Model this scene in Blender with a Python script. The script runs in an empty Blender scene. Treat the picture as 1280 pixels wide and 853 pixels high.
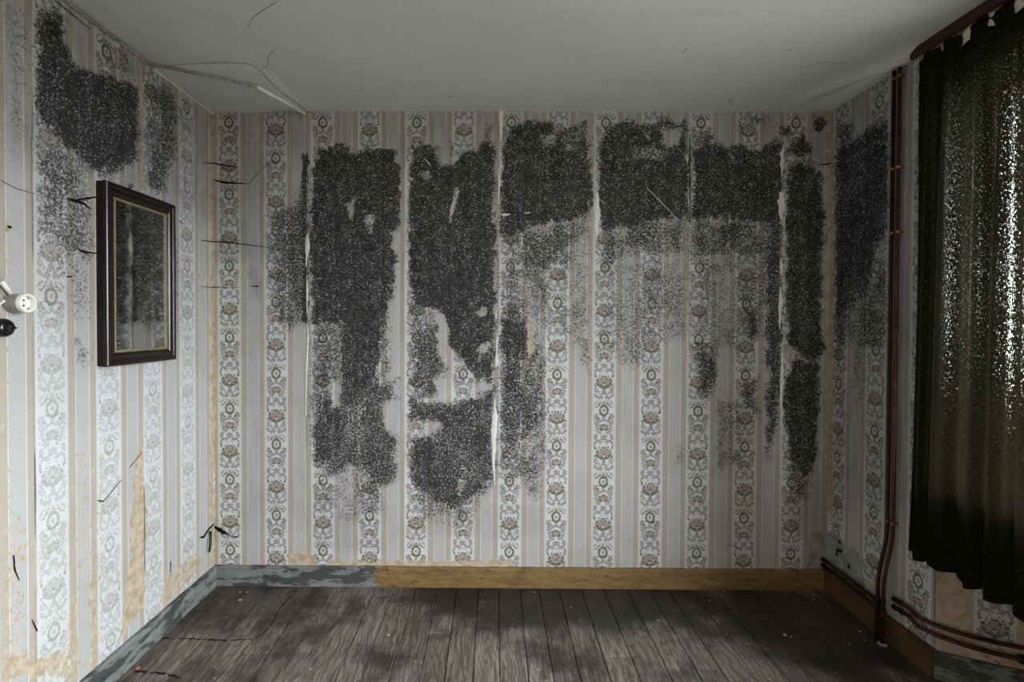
import bpy, bmesh, math, random
import numpy as np
from mathutils import Vector, Matrix

SC = bpy.context.scene
COL = SC.collection
rng = random.Random(7)

# ------------------------------------------------------------------ camera, sky, exposure
SKY = 84.0
SC.cycles.max_bounces = 7; SC.cycles.diffuse_bounces = 3; SC.cycles.glossy_bounces = 3
XL, XR, D, H = -1.564, 1.852, 2.78, 2.647        # side walls, back wall, ceiling height (m)
EYE = 1.47
FPX, CX, CY = 625.0, 613.23, 414.13
PITCH, ROLL, YAW = 0.82, 0.237, 0.407
cam_rot = (Matrix.Rotation(math.radians(YAW), 4, 'Z') @ Matrix.Rotation(math.radians(90 - PITCH), 4, 'X')
           @ Matrix.Rotation(math.radians(ROLL), 4, 'Z'))
cd = bpy.data.cameras.new('camera')
cd.sensor_fit = 'HORIZONTAL'; cd.sensor_width = 36.0; cd.lens = FPX / 1280 * 36
cd.shift_x = (640 - CX) / 1280; cd.shift_y = -(426.5 - CY) / 1280
cd.clip_start = 0.02
cam = bpy.data.objects.new('camera', cd); COL.objects.link(cam)
cam.matrix_world = Matrix.Translation((0, 0, EYE)) @ cam_rot
SC.camera = cam

w = bpy.data.worlds.new('overcast_sky'); SC.world = w; w.use_nodes = True
wb = w.node_tree.nodes['Background']
# overcast sky (brighter toward the zenith), darker ground below the horizon
_n, _l = w.node_tree.nodes, w.node_tree.links
_tc = _n.new('ShaderNodeTexCoord'); _sp = _n.new('ShaderNodeSeparateXYZ'); _rp = _n.new('ShaderNodeValToRGB')
_l.new(_tc.outputs['Generated'], _sp.inputs[0]); _mr = _n.new('ShaderNodeMapRange'); _mr.inputs[1].default_value = -1
_l.new(_sp.outputs[2], _mr.inputs[0]); _l.new(_mr.outputs[0], _rp.inputs[0])
_e = _rp.color_ramp.elements
_e[0].position, _e[0].color = 0.47, (.055, .053, .048, 1)
_e[1].position, _e[1].color = 1.0, (.92, .96, 1.0, 1)
_k = _e.new(.50); _k.color = (.36, .38, .40, 1)
_l.new(_rp.outputs[0], wb.inputs[0]); wb.inputs[1].default_value = SKY
SC.view_settings.view_transform = 'Standard'; SC.view_settings.look = 'None'
SC.view_settings.gamma = 1.0; SC.view_settings.use_curve_mapping = False
SC.view_settings.exposure = 0.12

WIN = dict(y0=-0.80, y1=2.09, z0=0.82, z1=2.46, x=2.02)       # window behind the curtain, its unseen end lengthened to brighten the left wall
def portal(name, loc, sx, sy, rot):
    l = bpy.data.lights.new(name, 'AREA'); l.shape = 'RECTANGLE'; l.size = sx; l.size_y = sy
    l.cycles.is_portal = True
    o = bpy.data.objects.new(name, l); o.location = loc; o.rotation_euler = rot; COL.objects.link(o)
portal('window_daylight', (WIN['x'] + .16, (WIN['y0'] + WIN['y1']) / 2, (WIN['z0'] + WIN['z1']) / 2),
       WIN['z1'] - WIN['z0'], WIN['y1'] - WIN['y0'], (0, math.pi / 2, 0))

# ------------------------------------------------------------------ helpers: points, noise
R3 = np.array(cam_rot.to_3x3())
def on_plane(px, py, axis, val):
    """Point of the photograph carried to a wall plane (axis 0 x / 1 y / 2 z = val)."""
    d = R3 @ np.array([(px - CX) / FPX, -(py - CY) / FPX, -1.0])
    o = np.array([0, 0, EYE]); t = (val - o[axis]) / d[axis]
    return o + d * t
def V(a): return Vector([float(c) for c in a])

def hash2(ix, iy, seed):
    h = (ix.astype(np.int64) * 374761393 + iy.astype(np.int64) * 668265263 + seed * 1442695041) & 0x7fffffff
    h = ((h ^ (h >> 13)) * 1274126177) & 0x7fffffff
    return ((h ^ (h >> 16)) & 0xffff) / 65535.0
def vnoise(x, y, seed=0):
    xi, yi = np.floor(x), np.floor(y); fx, fy = x - xi, y - yi
    fx, fy = fx * fx * (3 - 2 * fx), fy * fy * (3 - 2 * fy)
    xi = xi.astype(np.int64) + 5000; yi = yi.astype(np.int64) + 5000
    return ((hash2(xi, yi, seed) * (1 - fx) + hash2(xi + 1, yi, seed) * fx) * (1 - fy)
            + (hash2(xi, yi + 1, seed) * (1 - fx) + hash2(xi + 1, yi + 1, seed) * fx) * fy)
def fbm(x, y, seed=0, o=3):
    s, a, t = 0, 1.0, 0
    for k in range(o):
        s = s + a * vnoise(x * 2 ** k, y * 2 ** k, seed + k * 17); t += a; a *= .55
    return s / t
def sstep(a, b, x):
    t = np.clip((x - a) / (b - a), 0, 1); return t * t * (3 - 2 * t)
def poly_sd(P, poly):
    """Signed distance (negative inside) of points P (n,2) to a polygon."""
    d = np.full(len(P), 1e9); ins = np.zeros(len(P), bool); n = len(poly)
    for i in range(n):
        a, b = poly[i], poly[(i + 1) % n]; e = b - a; wv = P - a
        t = np.clip((wv @ e) / max(e @ e, 1e-12), 0, 1)
        d = np.minimum(d, np.hypot(*(wv - t[:, None] * e).T))
        c = ((a[1] > P[:, 1]) != (b[1] > P[:, 1]))
        with np.errstate(divide='ignore', invalid='ignore'):
            xx = (b[0] - a[0]) * (P[:, 1] - a[1]) / (b[1] - a[1] + 1e-12) + a[0]
        ins ^= c & (P[:, 0] < xx)
    return np.where(ins, -d, d)

# ------------------------------------------------------------------ helpers: objects
def tag(o, label=None, cat=None, group=None, kind=None):
    if label: o['label'] = label
    if cat: o['category'] = cat
    if group: o['group'] = group
    if kind: o['kind'] = kind
    return o
def link(name, me, mat=None, parent=None):
    o = bpy.data.objects.new(name, me); COL.objects.link(o)
    if mat is not None and me is not None: me.materials.append(mat)
    if parent is not None: o.parent = parent
    return o
def thing(name, label, cat, loc=(0, 0, 0), group=None):
    o = bpy.data.objects.new(name, None); COL.objects.link(o); o.location = loc
    o.empty_display_size = .05
    return tag(o, label, cat, group)
def mesh_obj(name, verts, faces, mat, parent=None, smooth=False, world=True):
    """verts in world space; if the parent stands elsewhere they are moved into its space."""
    off = Vector((0, 0, 0))
    if parent is not None and world:
        off = world_loc(parent)
    me = bpy.data.meshes.new(name)
    me.from_pydata([tuple(Vector([float(c) for c in v]) - off) for v in verts], [], faces)
    me.validate()
    if smooth: me.polygons.foreach_set('use_smooth', [True] * len(me.polygons))
    return link(name, me, mat, parent)
def world_loc(o):
    l = Vector((0, 0, 0))
    while o is not None: l += o.location; o = o.parent
    return l
def box_vf(x0, x1, y0, y1, z0, z1):
    v = [(x0, y0, z0), (x1, y0, z0), (x1, y1, z0), (x0, y1, z0), (x0, y0, z1), (x1, y0, z1), (x1, y1, z1), (x0, y1, z1)]
    f = [(0, 3, 2, 1), (4, 5, 6, 7), (0, 1, 5, 4), (1, 2, 6, 5), (2, 3, 7, 6), (3, 0, 4, 7)]
    return v, f
def box(name, x0, x1, y0, y1, z0, z1, mat, parent=None, bev=0.0, seg=2):
    v, f = box_vf(min(x0, x1), max(x0, x1), min(y0, y1), max(y0, y1), min(z0, z1), max(z0, z1))
    o = mesh_obj(name, v, f, mat, parent)
    if bev:
        m = o.modifiers.new('bevel', 'BEVEL'); m.width = bev; m.segments = seg; m.limit_method = 'ANGLE'
    return o
def prism(name, pts, z0, z1, mat, parent=None):
    n = len(pts)
    v = [(p[0], p[1], z0) for p in pts] + [(p[0], p[1], z1) for p in pts]
    f = [tuple(range(n))[::-1], tuple(range(n, 2 * n))] + [(i, (i + 1) % n, n + (i + 1) % n, n + i) for i in range(n)]
    return mesh_obj(name, v, f, mat, parent)
def smooth_path(pts, n=6):
    P = [V(p) for p in pts]; out = []
    Q = [P[0] * 2 - P[1]] + P + [P[-1] * 2 - P[-2]]
    for i in range(1, len(Q) - 2):
        a, b, c, d = Q[i - 1:i + 3]
        for k in range(n):
            t = k / n
            out.append(.5 * (2 * b + (c - a) * t + (2 * a - 5 * b + 4 * c - d) * t * t + (3 * b - a - 3 * c + d) * t ** 3))
    return out + [P[-1]]
def round_path(pts, r=.03, n=5):
    """Polyline with its corners rounded."""
    P = [V(p) for p in pts]; out = [P[0]]
    for a, b, c in zip(P, P[1:], P[2:]):
        u, w_ = (a - b), (c - b); q = min(r, u.length * .45, w_.length * .45)
        p0, p1 = b + u.normalized() * q, b + w_.normalized() * q
        for k in range(n + 1):
            t = k / n; out.append((1 - t) ** 2 * p0 + 2 * t * (1 - t) * b + t * t * p1)
    return out + [P[-1]]
def tube(name, pts, r, mat, parent=None, seg=10, taper=None):
    P = [V(p) for p in pts]; n = len(P); vs, fs = [], []
    t0 = (P[1] - P[0]).normalized()
    up = Vector((0, 0, 1)) if abs(t0.z) < .9 else Vector((1, 0, 0))
    nrm = (up - t0 * up.dot(t0)).normalized()
    for i in range(n):
        t = (P[min(i + 1, n - 1)] - P[max(i - 1, 0)]).normalized()
        nrm = (nrm - t * nrm.dot(t)).normalized(); bi = t.cross(nrm)
        rr = r if taper is None else r * taper(i / (n - 1))
        for k in range(seg):
            a = 2 * math.pi * k / seg; vs.append(P[i] + (nrm * math.cos(a) + bi * math.sin(a)) * rr)
    for i in range(n - 1):
        for k in range(seg):
            a, b = i * seg + k, i * seg + (k + 1) % seg; fs.append((a, b, b + seg, a + seg))
    fs.append(tuple(range(seg))[::-1]); fs.append(tuple(range((n - 1) * seg, n * seg)))
    return mesh_obj(name, vs, fs, mat, parent, smooth=True)
def lathe(name, prof, origin, axis, mat, parent=None, seg=32):
    """prof: (distance along axis, radius)."""
    ax = V(axis).normalized(); up = Vector((0, 0, 1)) if abs(ax.z) < .9 else Vector((1, 0, 0))
    e1 = (up - ax * up.dot(ax)).normalized(); e2 = ax.cross(e1); o = V(origin); vs, fs = [], []
    for (t, r) in prof:
        for k in range(seg):
            a = 2 * math.pi * k / seg; vs.append(o + ax * t + (e1 * math.cos(a) + e2 * math.sin(a)) * r)
    for i in range(len(prof) - 1):
        for k in range(seg):
            a, b = i * seg + k, i * seg + (k + 1) % seg; fs.append((a, b, b + seg, a + seg))
    fs.append(tuple(range(seg))[::-1]); fs.append(tuple(range((len(prof) - 1) * seg, len(prof) * seg)))
    ob = mesh_obj(name, vs, fs, mat, parent, smooth=True)
    ob.data.set_sharp_from_angle(angle=math.radians(35))
    return ob

# ------------------------------------------------------------------ helpers: materials
def srgb(r, g, b):
    f = lambda c: (c / 255 / 12.92) if c / 255 <= .04045 else ((c / 255 + .055) / 1.055) ** 2.4
    return (f(r), f(g), f(b), 1.0)
class NT:
    def __init__(s, tree): s.t = tree; s.n = tree.nodes; s.l = tree.links
    def put(s, sock, v):
        if v is None: return
        if isinstance(v, bpy.types.NodeSocket): s.l.new(v, sock)
        else: sock.default_value = v
    def m(s, op, a, b=None, c=None, clamp=False):
        nd = s.n.new('ShaderNodeMath'); nd.operation = op; nd.use_clamp = clamp
        for i, v in enumerate((a, b, c)): s.put(nd.inputs[i], v)
        return nd.outputs[0]
    def v(s, op, a, b=None, out=0):
        nd = s.n.new('ShaderNodeVectorMath'); nd.operation = op
        s.put(nd.inputs[0], a); s.put(nd.inputs[1], b)
        return nd.outputs['Value'] if op in ('LENGTH', 'DISTANCE', 'DOT_PRODUCT') else nd.outputs[0]
    def xyz(s, x=0., y=0., z=0.):
        nd = s.n.new('ShaderNodeCombineXYZ')
        for i, q in enumerate((x, y, z)): s.put(nd.inputs[i], q)
        return nd.outputs[0]
    def sep(s, q):
        nd = s.n.new('ShaderNodeSeparateXYZ'); s.put(nd.inputs[0], q); return nd.outputs
    def mix(s, f, a, b, mode='MIX'):
        nd = s.n.new('ShaderNodeMix'); nd.data_type = 'RGBA'; nd.blend_type = mode
        s.put(nd.inputs[0], f); s.put(nd.inputs[6], a); s.put(nd.inputs[7], b); return nd.outputs[2]
    def noise(s, vec, scale, detail=3., rough=.55, dist=0.):
        nd = s.n.new('ShaderNodeTexNoise'); s.put(nd.inputs['Vector'], vec)
        for k, q in (('Scale', scale), ('Detail', detail), ('Roughness', rough), ('Distortion', dist)): nd.inputs[k].default_value = q
        return nd.outputs['Fac']
    def vor(s, vec, scale, feature='F1'):
        nd = s.n.new('ShaderNodeTexVoronoi'); nd.feature = feature; s.put(nd.inputs['Vector'], vec); nd.inputs['Scale'].default_value = scale
        return nd
    def ramp(s, f, stops, interp='LINEAR'):
        nd = s.n.new('ShaderNodeValToRGB'); e = nd.color_ramp; e.interpolation = interp; s.put(nd.inputs[0], f)
        while len(e.elements) > 1: e.elements.remove(e.elements[-1])
        for i, (p, c) in enumerate(stops):
            el = e.elements[0] if i == 0 else e.elements.new(p)
            el.position = p; el.color = c if len(c) == 4 else (*c, 1)
        return nd.outputs[0]
    def rng(s, f, a, b, lo=0., hi=1., smooth=True):
        nd = s.n.new('ShaderNodeMapRange'); nd.interpolation_type = 'SMOOTHSTEP' if smooth else 'LINEAR'
        s.put(nd.inputs[0], f)
        for i, q in enumerate((a, b, lo, hi)): s.put(nd.inputs[i + 1], q)
        return nd.outputs[0]
    def bump(s, h, strength=.3, dist=.001, normal=None):
        nd = s.n.new('ShaderNodeBump'); nd.inputs['Strength'].default_value = strength; nd.inputs['Distance'].default_value = dist
        s.put(nd.inputs['Height'], h); s.put(nd.inputs['Normal'], normal); return nd.outputs[0]
def new_mat(name):
    m = bpy.data.materials.new(name); m.use_nodes = True; t = NT(m.node_tree)
    b = m.node_tree.nodes['Principled BSDF']; return m, t, b
def coords(t, kind='Object'):
    nd = t.n.new('ShaderNodeTexCoord'); return nd.outputs[kind]
def simple(name, col, rough=.6, metal=0., var=.15, scale=30., bump=.1, spec=.4, stretch=(1, 1, 1), kind='Object', dirt=None):
    m, t, b = new_mat(name); c = t.v('MULTIPLY', coords(t, kind), stretch)
    n = t.noise(c, scale, 5.)
    lo = tuple(q * (1 - var) for q in col[:3]) + (1,); hi = tuple(min(1, q * (1 + var)) for q in col[:3]) + (1,)
    cc = t.mix(t.rng(n, .3, .7), lo, hi)
    if dirt:
        n2 = t.noise(c, dirt[1], 6., .65); cc = t.mix(t.rng(n2, dirt[2], dirt[2] + .1), cc, dirt[0])
    t.put(b.inputs['Base Color'], cc); b.inputs['Roughness'].default_value = rough
    b.inputs['Metallic'].default_value = metal; b.inputs['Specular IOR Level'].default_value = spec
    if bump: t.put(b.inputs['Normal'], t.bump(n, bump, .002))
    return m

# ---- wallpaper: floral bands and stripes, printed; mould, peeling, grime and painted upper-wall dimness come from the wall's own stain map
PER, VREP = 0.2611, 0.398
def motif_group():
    g = bpy.data.node_groups.new('floral_print', 'ShaderNodeTree')
    g.interface.new_socket('P', in_out='INPUT', socket_type='NodeSocketVector')
    for k in ('Scroll', 'Green', 'Pink'): g.interface.new_socket(k, in_out='OUTPUT', socket_type='NodeSocketFloat')
    t = NT(g); gi = t.n.new('NodeGroupInput'); go = t.n.new('NodeGroupOutput'); P = gi.outputs[0]
    acc = {'s': None, 'g': None, 'p': None}
    def add(ch, val): acc[ch] = val if acc[ch] is None else t.m('MAXIMUM', acc[ch], val)
    def dot(ch, x, y, r): add(ch, t.m('LESS_THAN', t.v('DISTANCE', P, (x, y, 0)), r * 1.2))
    def ell(ch, x, y, rx, ry):
        add(ch, t.m('LESS_THAN', t.v('LENGTH', t.v('MULTIPLY', t.v('SUBTRACT', P, (x, y, 0)), (1 / rx, 1 / ry, 0))), 1.0))
    def arc(ch, x, y, rx, ry, wd, cut=None):
        """Ring of half width wd; cut=(nx, ny, k) keeps the side where n.p > k."""
        d = t.v('SUBTRACT', P, (x, y, 0))
        L = t.v('LENGTH', t.v('MULTIPLY', d, (1 / rx, 1 / ry, 0)))
        q = t.m('COMPARE', L, 1.0, wd * 1.3 / min(rx, ry))
        if cut: q = t.m('MULTIPLY', q, t.m('GREATER_THAN', t.v('DOT_PRODUCT', d, (cut[0], cut[1], 0)), cut[2]))
        add(ch, q)
    # units: centimetres, x mirrored about the band's middle, y downward from the medallion
    arc('g', 0, 0, 2.15, 2.6, .42); ell('s', 0, 0, .7, 1.1)
    arc('s', 2.3, 4.0, 1.9, 1.9, .28, (-.6, -.35, .2))
    for (x, y, r) in ((4.0, 3.5, .75), (4.9, 2.5, .42), (5.1, 4.2, .45), (3.0, -3.0, .6), (4.5, -4.1, .5), (4.4, -2.1, .45), (3.6, -4.9, .4)): dot('p', x, y, r)
    for (x, y, r) in ((3.1, 4.4, .55), (3.9, 2.3, .38), (2.3, -3.6, .4), (3.6, -2.1, .35)): dot('g', x, y, r)
    for (x, y, r) in ((1.2, -3.6, .45), (1.9, -4.9, .45), (5.0, -3.2, .3)): dot('s', x, y, r)
    ell('s', 0, -4.4, .7, 1.4)
    arc('s', 2.2, 4.2, 2.4, 1.9, .26, (0, 1, .2)); arc('s', 4.2, 6.3, .8, .75, .28)
    arc('s', 0, 9.0, 4.15, 4.1, .3, (1, 0, 1.6)); arc('s', 0, 9.2, 3.35, 3.7, .16, (1, .1, 1.9)); dot('s', 1.9, 12.5, .6)
    for (x, y, r) in ((1.0, 9.3, .95), (0, 10.4, .7), (1.7, 7.8, .45)): dot('p', x, y, r)
    for (x, y, r) in ((2.2, 8.8, .5), (0, 7.8, .5), (1.4, 10.9, .6), (2.3, 10.2, .45), (.7, 8.1, .35)): dot('g', x, y, r)
    ell('s', 0, 14.9, .75, 1.7); dot('s', 1.3, 14.4, .5); ell('s', 1.3, 16.0, .45, .9)
    arc('s', 2.7, 14.6, 1.9, 2.2, .3, (.3, 1, .1)); arc('s', 4.4, 14.5, .7, .9, .26); dot('s', 3.9, 13.2, .35)
    arc('s', 3.3, 19.3, 1.75, 2.3, .38, (1, -.8, -.6)); dot('s', 4.6, 21.3, .4)
    for (x, y, r) in ((1.7, 24.0, 1.45), (0, 22.4, .8), (3.0, 21.9, .5), (4.2, 24.0, .5)): dot('p', x, y, r)
    for (x, y, r) in ((.7, 20.9, .55), (3.7, 22.9, .6), (3.5, 25.2, .8), (1.1, 26.5, .85), (2.5, 26.3, .6), (0, 27.6, .5), (1.6, 21.9, .5), (0, 24.4, .55)): dot('g', x, y, r)
    ell('s', 0, 29.5, 1.15, 1.5); arc('s', 2.9, 30.2, 1.7, 2.4, .36, (-.2, 1, .2)); arc('s', 4.2, 28.6, .75, .9, .3)
    ell('s', 1.3, 33.0, .55, 1.0); ell('s', 2.7, 30.0, .4, 1.0); arc('s', 2.2, 31.2, 2.9, 1.3, .2, (.2, 1, .5))
    for (x, y, r) in ((5.1, 9.4, .3), (4.7, 7.6, .35), (4.9, 11.2, .3), (3.0, 13.2, .3), (5.2, 16.0, .35), (2.2, 17.6, .4), (5.0, 18.2, .35), (1.4, 18.9, .3),
                      (5.0, 30.6, .35), (4.5, 32.2, .4), (1.6, 30.9, .4), (2.9, 33.4, .35), (5.3, 27.4, .3), (0.9, 17.6, .4), (3.6, 12.0, .35), (2.2, 5.2, .4)): dot('s', x, y, r)
    for (x, y, r) in ((4.7, 21.0, .4), (2.4, 20.6, .4), (5.0, 25.6, .4), (4.4, 26.6, .4), (3.4, -5.6, .3), (5.3, 3.3, .3)): dot('g', x, y, r)
    for k, ch in zip(('Scroll', 'Green', 'Pink'), 'sgp'): t.put(go.inputs[k], acc[ch])
    return g
MOTIF = motif_group()

def wallpaper_mat(name='wallpaper', faded=0.0):
    m, t, b = new_mat(name)
    uv = t.n.new('ShaderNodeUVMap'); uv.uv_map = 'paper'; U = uv.outputs[0]
    at = t.n.new('ShaderNodeAttribute'); at.attribute_name = 'stain'
    a = t.sep(at.outputs['Vector']); mould, peel, grime_shade = a[0], a[1], a[2]; fade = at.outputs['Alpha']
    s = t.sep(U); u, v = s[0], s[1]
    per = t.m('DIVIDE', u, PER); colm = t.m('FLOOR', per); fr = t.m('SUBTRACT', per, colm)
    odd = t.m('MODULO', colm, 2.0)
    # floral print
    xx = t.m('MULTIPLY', t.m('ABSOLUTE', t.m('SUBTRACT', fr, .5)), PER * 100)
    yy = t.m('MULTIPLY', t.m('FRACT', t.m('SUBTRACT', t.m('MULTIPLY', odd, .5), t.m('DIVIDE', v, VREP))), VREP * 100)
    yy = t.m('SUBTRACT', yy, t.m('MULTIPLY', t.m('GREATER_THAN', yy, 34.5), VREP * 100))
    nd = t.n.new('ShaderNodeTexNoise'); t.put(nd.inputs['Vector'], U); nd.inputs['Scale'].default_value = 95.; nd.inputs['Detail'].default_value = 2.
    wob = t.v('MULTIPLY', t.v('SUBTRACT', nd.outputs['Color'], (.5, .5, .5)), (1.5, 1.5, 0.))
    P = t.v('ADD', t.xyz(xx, yy, 0.), wob)
    gnode = t.n.new('ShaderNodeGroup'); gnode.node_tree = MOTIF; t.put(gnode.inputs[0], P)
    scroll, green, pink = gnode.outputs
    # stripes across one repeat
    WH, BE, GR, LI = srgb(208, 209, 212), srgb(174, 165, 154), srgb(188, 188, 189), srgb(216, 217, 219)
    stops = [(0, GR), (.118, LI), (.130, BE), (.232, WH), (.765, BE), (.872, LI), (.884, GR)]
    base = t.ramp(fr, stops, 'CONSTANT')
    # fine print inside the stripes: dotted edges, dots on beige, damask flecks on grey
    edge = t.m('MAXIMUM', t.m('COMPARE', fr, .243, .009), t.m('COMPARE', fr, .757, .009))
    dots = t.m('GREATER_THAN', t.m('SINE', t.m('MULTIPLY', v, 2 * math.pi / .0075)), -.1)
    base = t.mix(t.m('MULTIPLY', t.m('MULTIPLY', edge, dots), .8), base, srgb(150, 138, 124))
    isbe = t.m('MAXIMUM', t.m('COMPARE', fr, .181, .05), t.m('COMPARE', fr, .818, .05))
    lat = t.m('MULTIPLY', t.m('SINE', t.m('MULTIPLY', u, 2 * math.pi / .0065)), t.m('SINE', t.m('MULTIPLY', v, 2 * math.pi / .0065)))
    base = t.mix(t.m('MULTIPLY', isbe, t.m('MULTIPLY', t.m('GREATER_THAN', lat, .25), .35)), base, srgb(214, 202, 188))
    isgr = t.m('GREATER_THAN', t.m('ABSOLUTE', t.m('SUBTRACT', fr, .5)), .384)
    dam = t.noise(U, 230., 2.)
    base = t.mix(t.m('MULTIPLY', isgr, t.rng(dam, .46, .6, 0., .5)), base, srgb(160, 154, 150))
    keep = t.m('SUBTRACT', 1.0, t.m('MULTIPLY', fade, .75))
    tone = t.noise(U, 240., 1.)
    base = t.mix(t.m('MULTIPLY', scroll, t.m('MULTIPLY', keep, t.rng(tone, .35, .6, .45, 1.))), base, srgb(134, 127, 124))
    base = t.mix(t.m('MULTIPLY', pink, t.m('MULTIPLY', keep, .95)), base, t.mix(t.rng(tone, .4, .6), srgb(128, 110, 104), srgb(190, 177, 171)))
    base = t.mix(t.m('MULTIPLY', green, t.m('MULTIPLY', keep, .95)), base, t.mix(t.rng(tone, .4, .6), srgb(72, 76, 56), srgb(134, 130, 106)))
    base = t.mix(t.rng(t.noise(U, 420., 1.), .35, .62, 0., .38), base, t.mix(1., base, srgb(176, 170, 164), 'MULTIPLY'))
    # age: yellowed blotches and a little grime everywhere
    big = t.noise(U, 3.2, 3., .6)
    base = t.mix(t.rng(big, .45, .75, 0., .3), base, t.mix(1., base, srgb(226, 214, 198), 'MULTIPLY'))
    fleck = t.noise(U, 60., 4., .7)
    base = t.mix(t.rng(fleck, .66, .72, 0., .45), base, srgb(150, 128, 104))
    # peeled print: the brown backing
    pn = t.m('ADD', peel, t.m('MULTIPLY', t.m('SUBTRACT', t.noise(t.v('MULTIPLY', U, (1.5, .6, 1.)), 60., 5., .68), .5), t.m('MINIMUM', 1.2, t.m('MULTIPLY', peel, 5.))))
    pk = t.rng(pn, .46, .52)
    backing = t.mix(t.rng(t.noise(U, 25., 2.), .35, .65), srgb(168, 149, 124), srgb(188, 173, 152))
    base = t.mix(pk, base, backing)
    # grey grime and painted upper-wall dimness, streaked down the wall
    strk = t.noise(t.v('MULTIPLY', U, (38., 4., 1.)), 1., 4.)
    hz = t.m('MULTIPLY', grime_shade, t.rng(strk, .3, .7, .55, 1.1)); hz = t.m('MULTIPLY', hz, t.rng(t.noise(U, 120., 3.), .3, .65, .6, 1.1), clamp=True)
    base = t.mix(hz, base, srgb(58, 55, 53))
    # mould: colonies of specks
    n1 = t.noise(U, 20., 2., .6); n2 = t.noise(U, 85., 3., .72); n3 = t.noise(t.v('MULTIPLY', U, (22., 2.5, 1.)), 1., 2.)
    amp = t.m('MINIMUM', 1.0, t.m('MULTIPLY', mould, 3.5))
    q = t.m('ADD', t.m('MULTIPLY', t.m('SUBTRACT', n1, .5), .9), t.m('MULTIPLY', t.m('SUBTRACT', n2, .5), 2.7))
    q = t.m('ADD', q, t.m('MULTIPLY', t.m('SUBTRACT', n3, .5), .6))
    q = t.m('ADD', t.m('MULTIPLY', mould, 1.02), t.m('MULTIPLY', q, amp))
    mk = t.rng(q, .40, .60)
    vo = t.vor(U, 270.); cellr = t.sep(vo.outputs['Color'])
    thr = t.m('SUBTRACT', t.rng(mould, .45, 1., .80, .985), t.rng(n3, .40, .62, 0., .13)); thr = t.m('SUBTRACT', thr, t.rng(n1, .42, .64, 0., .16))
    fl = t.m('GREATER_THAN', cellr[0], thr)
    dark = t.mix(t.rng(t.noise(U, 95., 2., .7), .42, .64), srgb(8, 8, 8), srgb(36, 33, 31))
    dark = t.mix(t.m('MULTIPLY', t.rng(t.noise(U, 300., 1.), .48, .66, 0., .7), t.rng(n1, .36, .62, .25, 1.)), dark, srgb(92, 90, 88))
    dark = t.mix(t.m('MULTIPLY', fl, t.m('MULTIPLY', t.m('POWER', cellr[1], 2.2), .95)), dark, srgb(198, 195, 192))
    dark = t.mix(.05, dark, base)
    smudge = t.m('MULTIPLY', t.m('MULTIPLY', t.rng(mould, .15, .8), t.rng(n1, .32, .66, .15, .75)), t.rng(n2, .36, .60, .35, 1.))
    base = t.mix(smudge, base, srgb(84, 84, 87))
    base = t.mix(t.m('MULTIPLY', mk, t.rng(mould, .25, .75, .62, .985)), base, dark)
    t.put(b.inputs['Base Color'], base)
    t.put(b.inputs['Roughness'], t.m('SUBTRACT', .82, t.m('MULTIPLY', mk, -.1)))
    b.inputs['Specular IOR Level'].default_value = .12
    hgt = t.m('ADD', t.m('MULTIPLY', t.noise(U, 110., 2.), .9), t.m('MULTIPLY', t.m('MULTIPLY', mould, n2), 1.3))
    t.put(b.inputs['Normal'], t.bump(hgt, .55, .0022))
    return m
M = {}
M['paper'] = wallpaper_mat()
M['plaster'] = simple('plaster', srgb(150, 148, 146), .9, var=.25, scale=14, bump=.5, spec=.1, dirt=(srgb(60, 58, 56), 30, .62))
M['backing'] = simple('paper_backing', srgb(168, 140, 106), .9, var=.15, scale=20, bump=.2, spec=.1)
M['slit'] = simple('tear_shadow', srgb(24, 22, 21), .95, var=.3, scale=60, bump=0, spec=.05)
M['scorch'] = simple('scorched_wood', srgb(46, 40, 36), .9, var=.35, scale=40, bump=0, spec=.1)
M['sliver'] = simple('clean_paper', srgb(206, 202, 196), .85, var=.08, scale=60, bump=.2, spec=.15)

def ceiling_mat():
    m, t, b = new_mat('ceiling_paint'); g = t.n.new('ShaderNodeNewGeometry').outputs['Position']
    c = t.mix(t.rng(t.noise(g, 1.3, 5.), .35, .7), srgb(206, 207, 208), srgb(216, 216, 216))
    c = t.mix(t.rng(t.noise(t.v('MULTIPLY', g, (3., 9., 1.)), 1., 4.), .55, .8, 0., .25), c, srgb(160, 158, 155))
    c = t.mix(t.rng(t.noise(g, 14., 5., .7), .70, .74, 0., .6), c, srgb(110, 106, 102))
    t.put(b.inputs['Base Color'], c); b.inputs['Roughness'].default_value = .75; b.inputs['Specular IOR Level'].default_value = .2
    t.put(b.inputs['Normal'], t.bump(t.noise(g, 30., 5., .6), .25, .003)); return m
M['ceiling'] = ceiling_mat()

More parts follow.
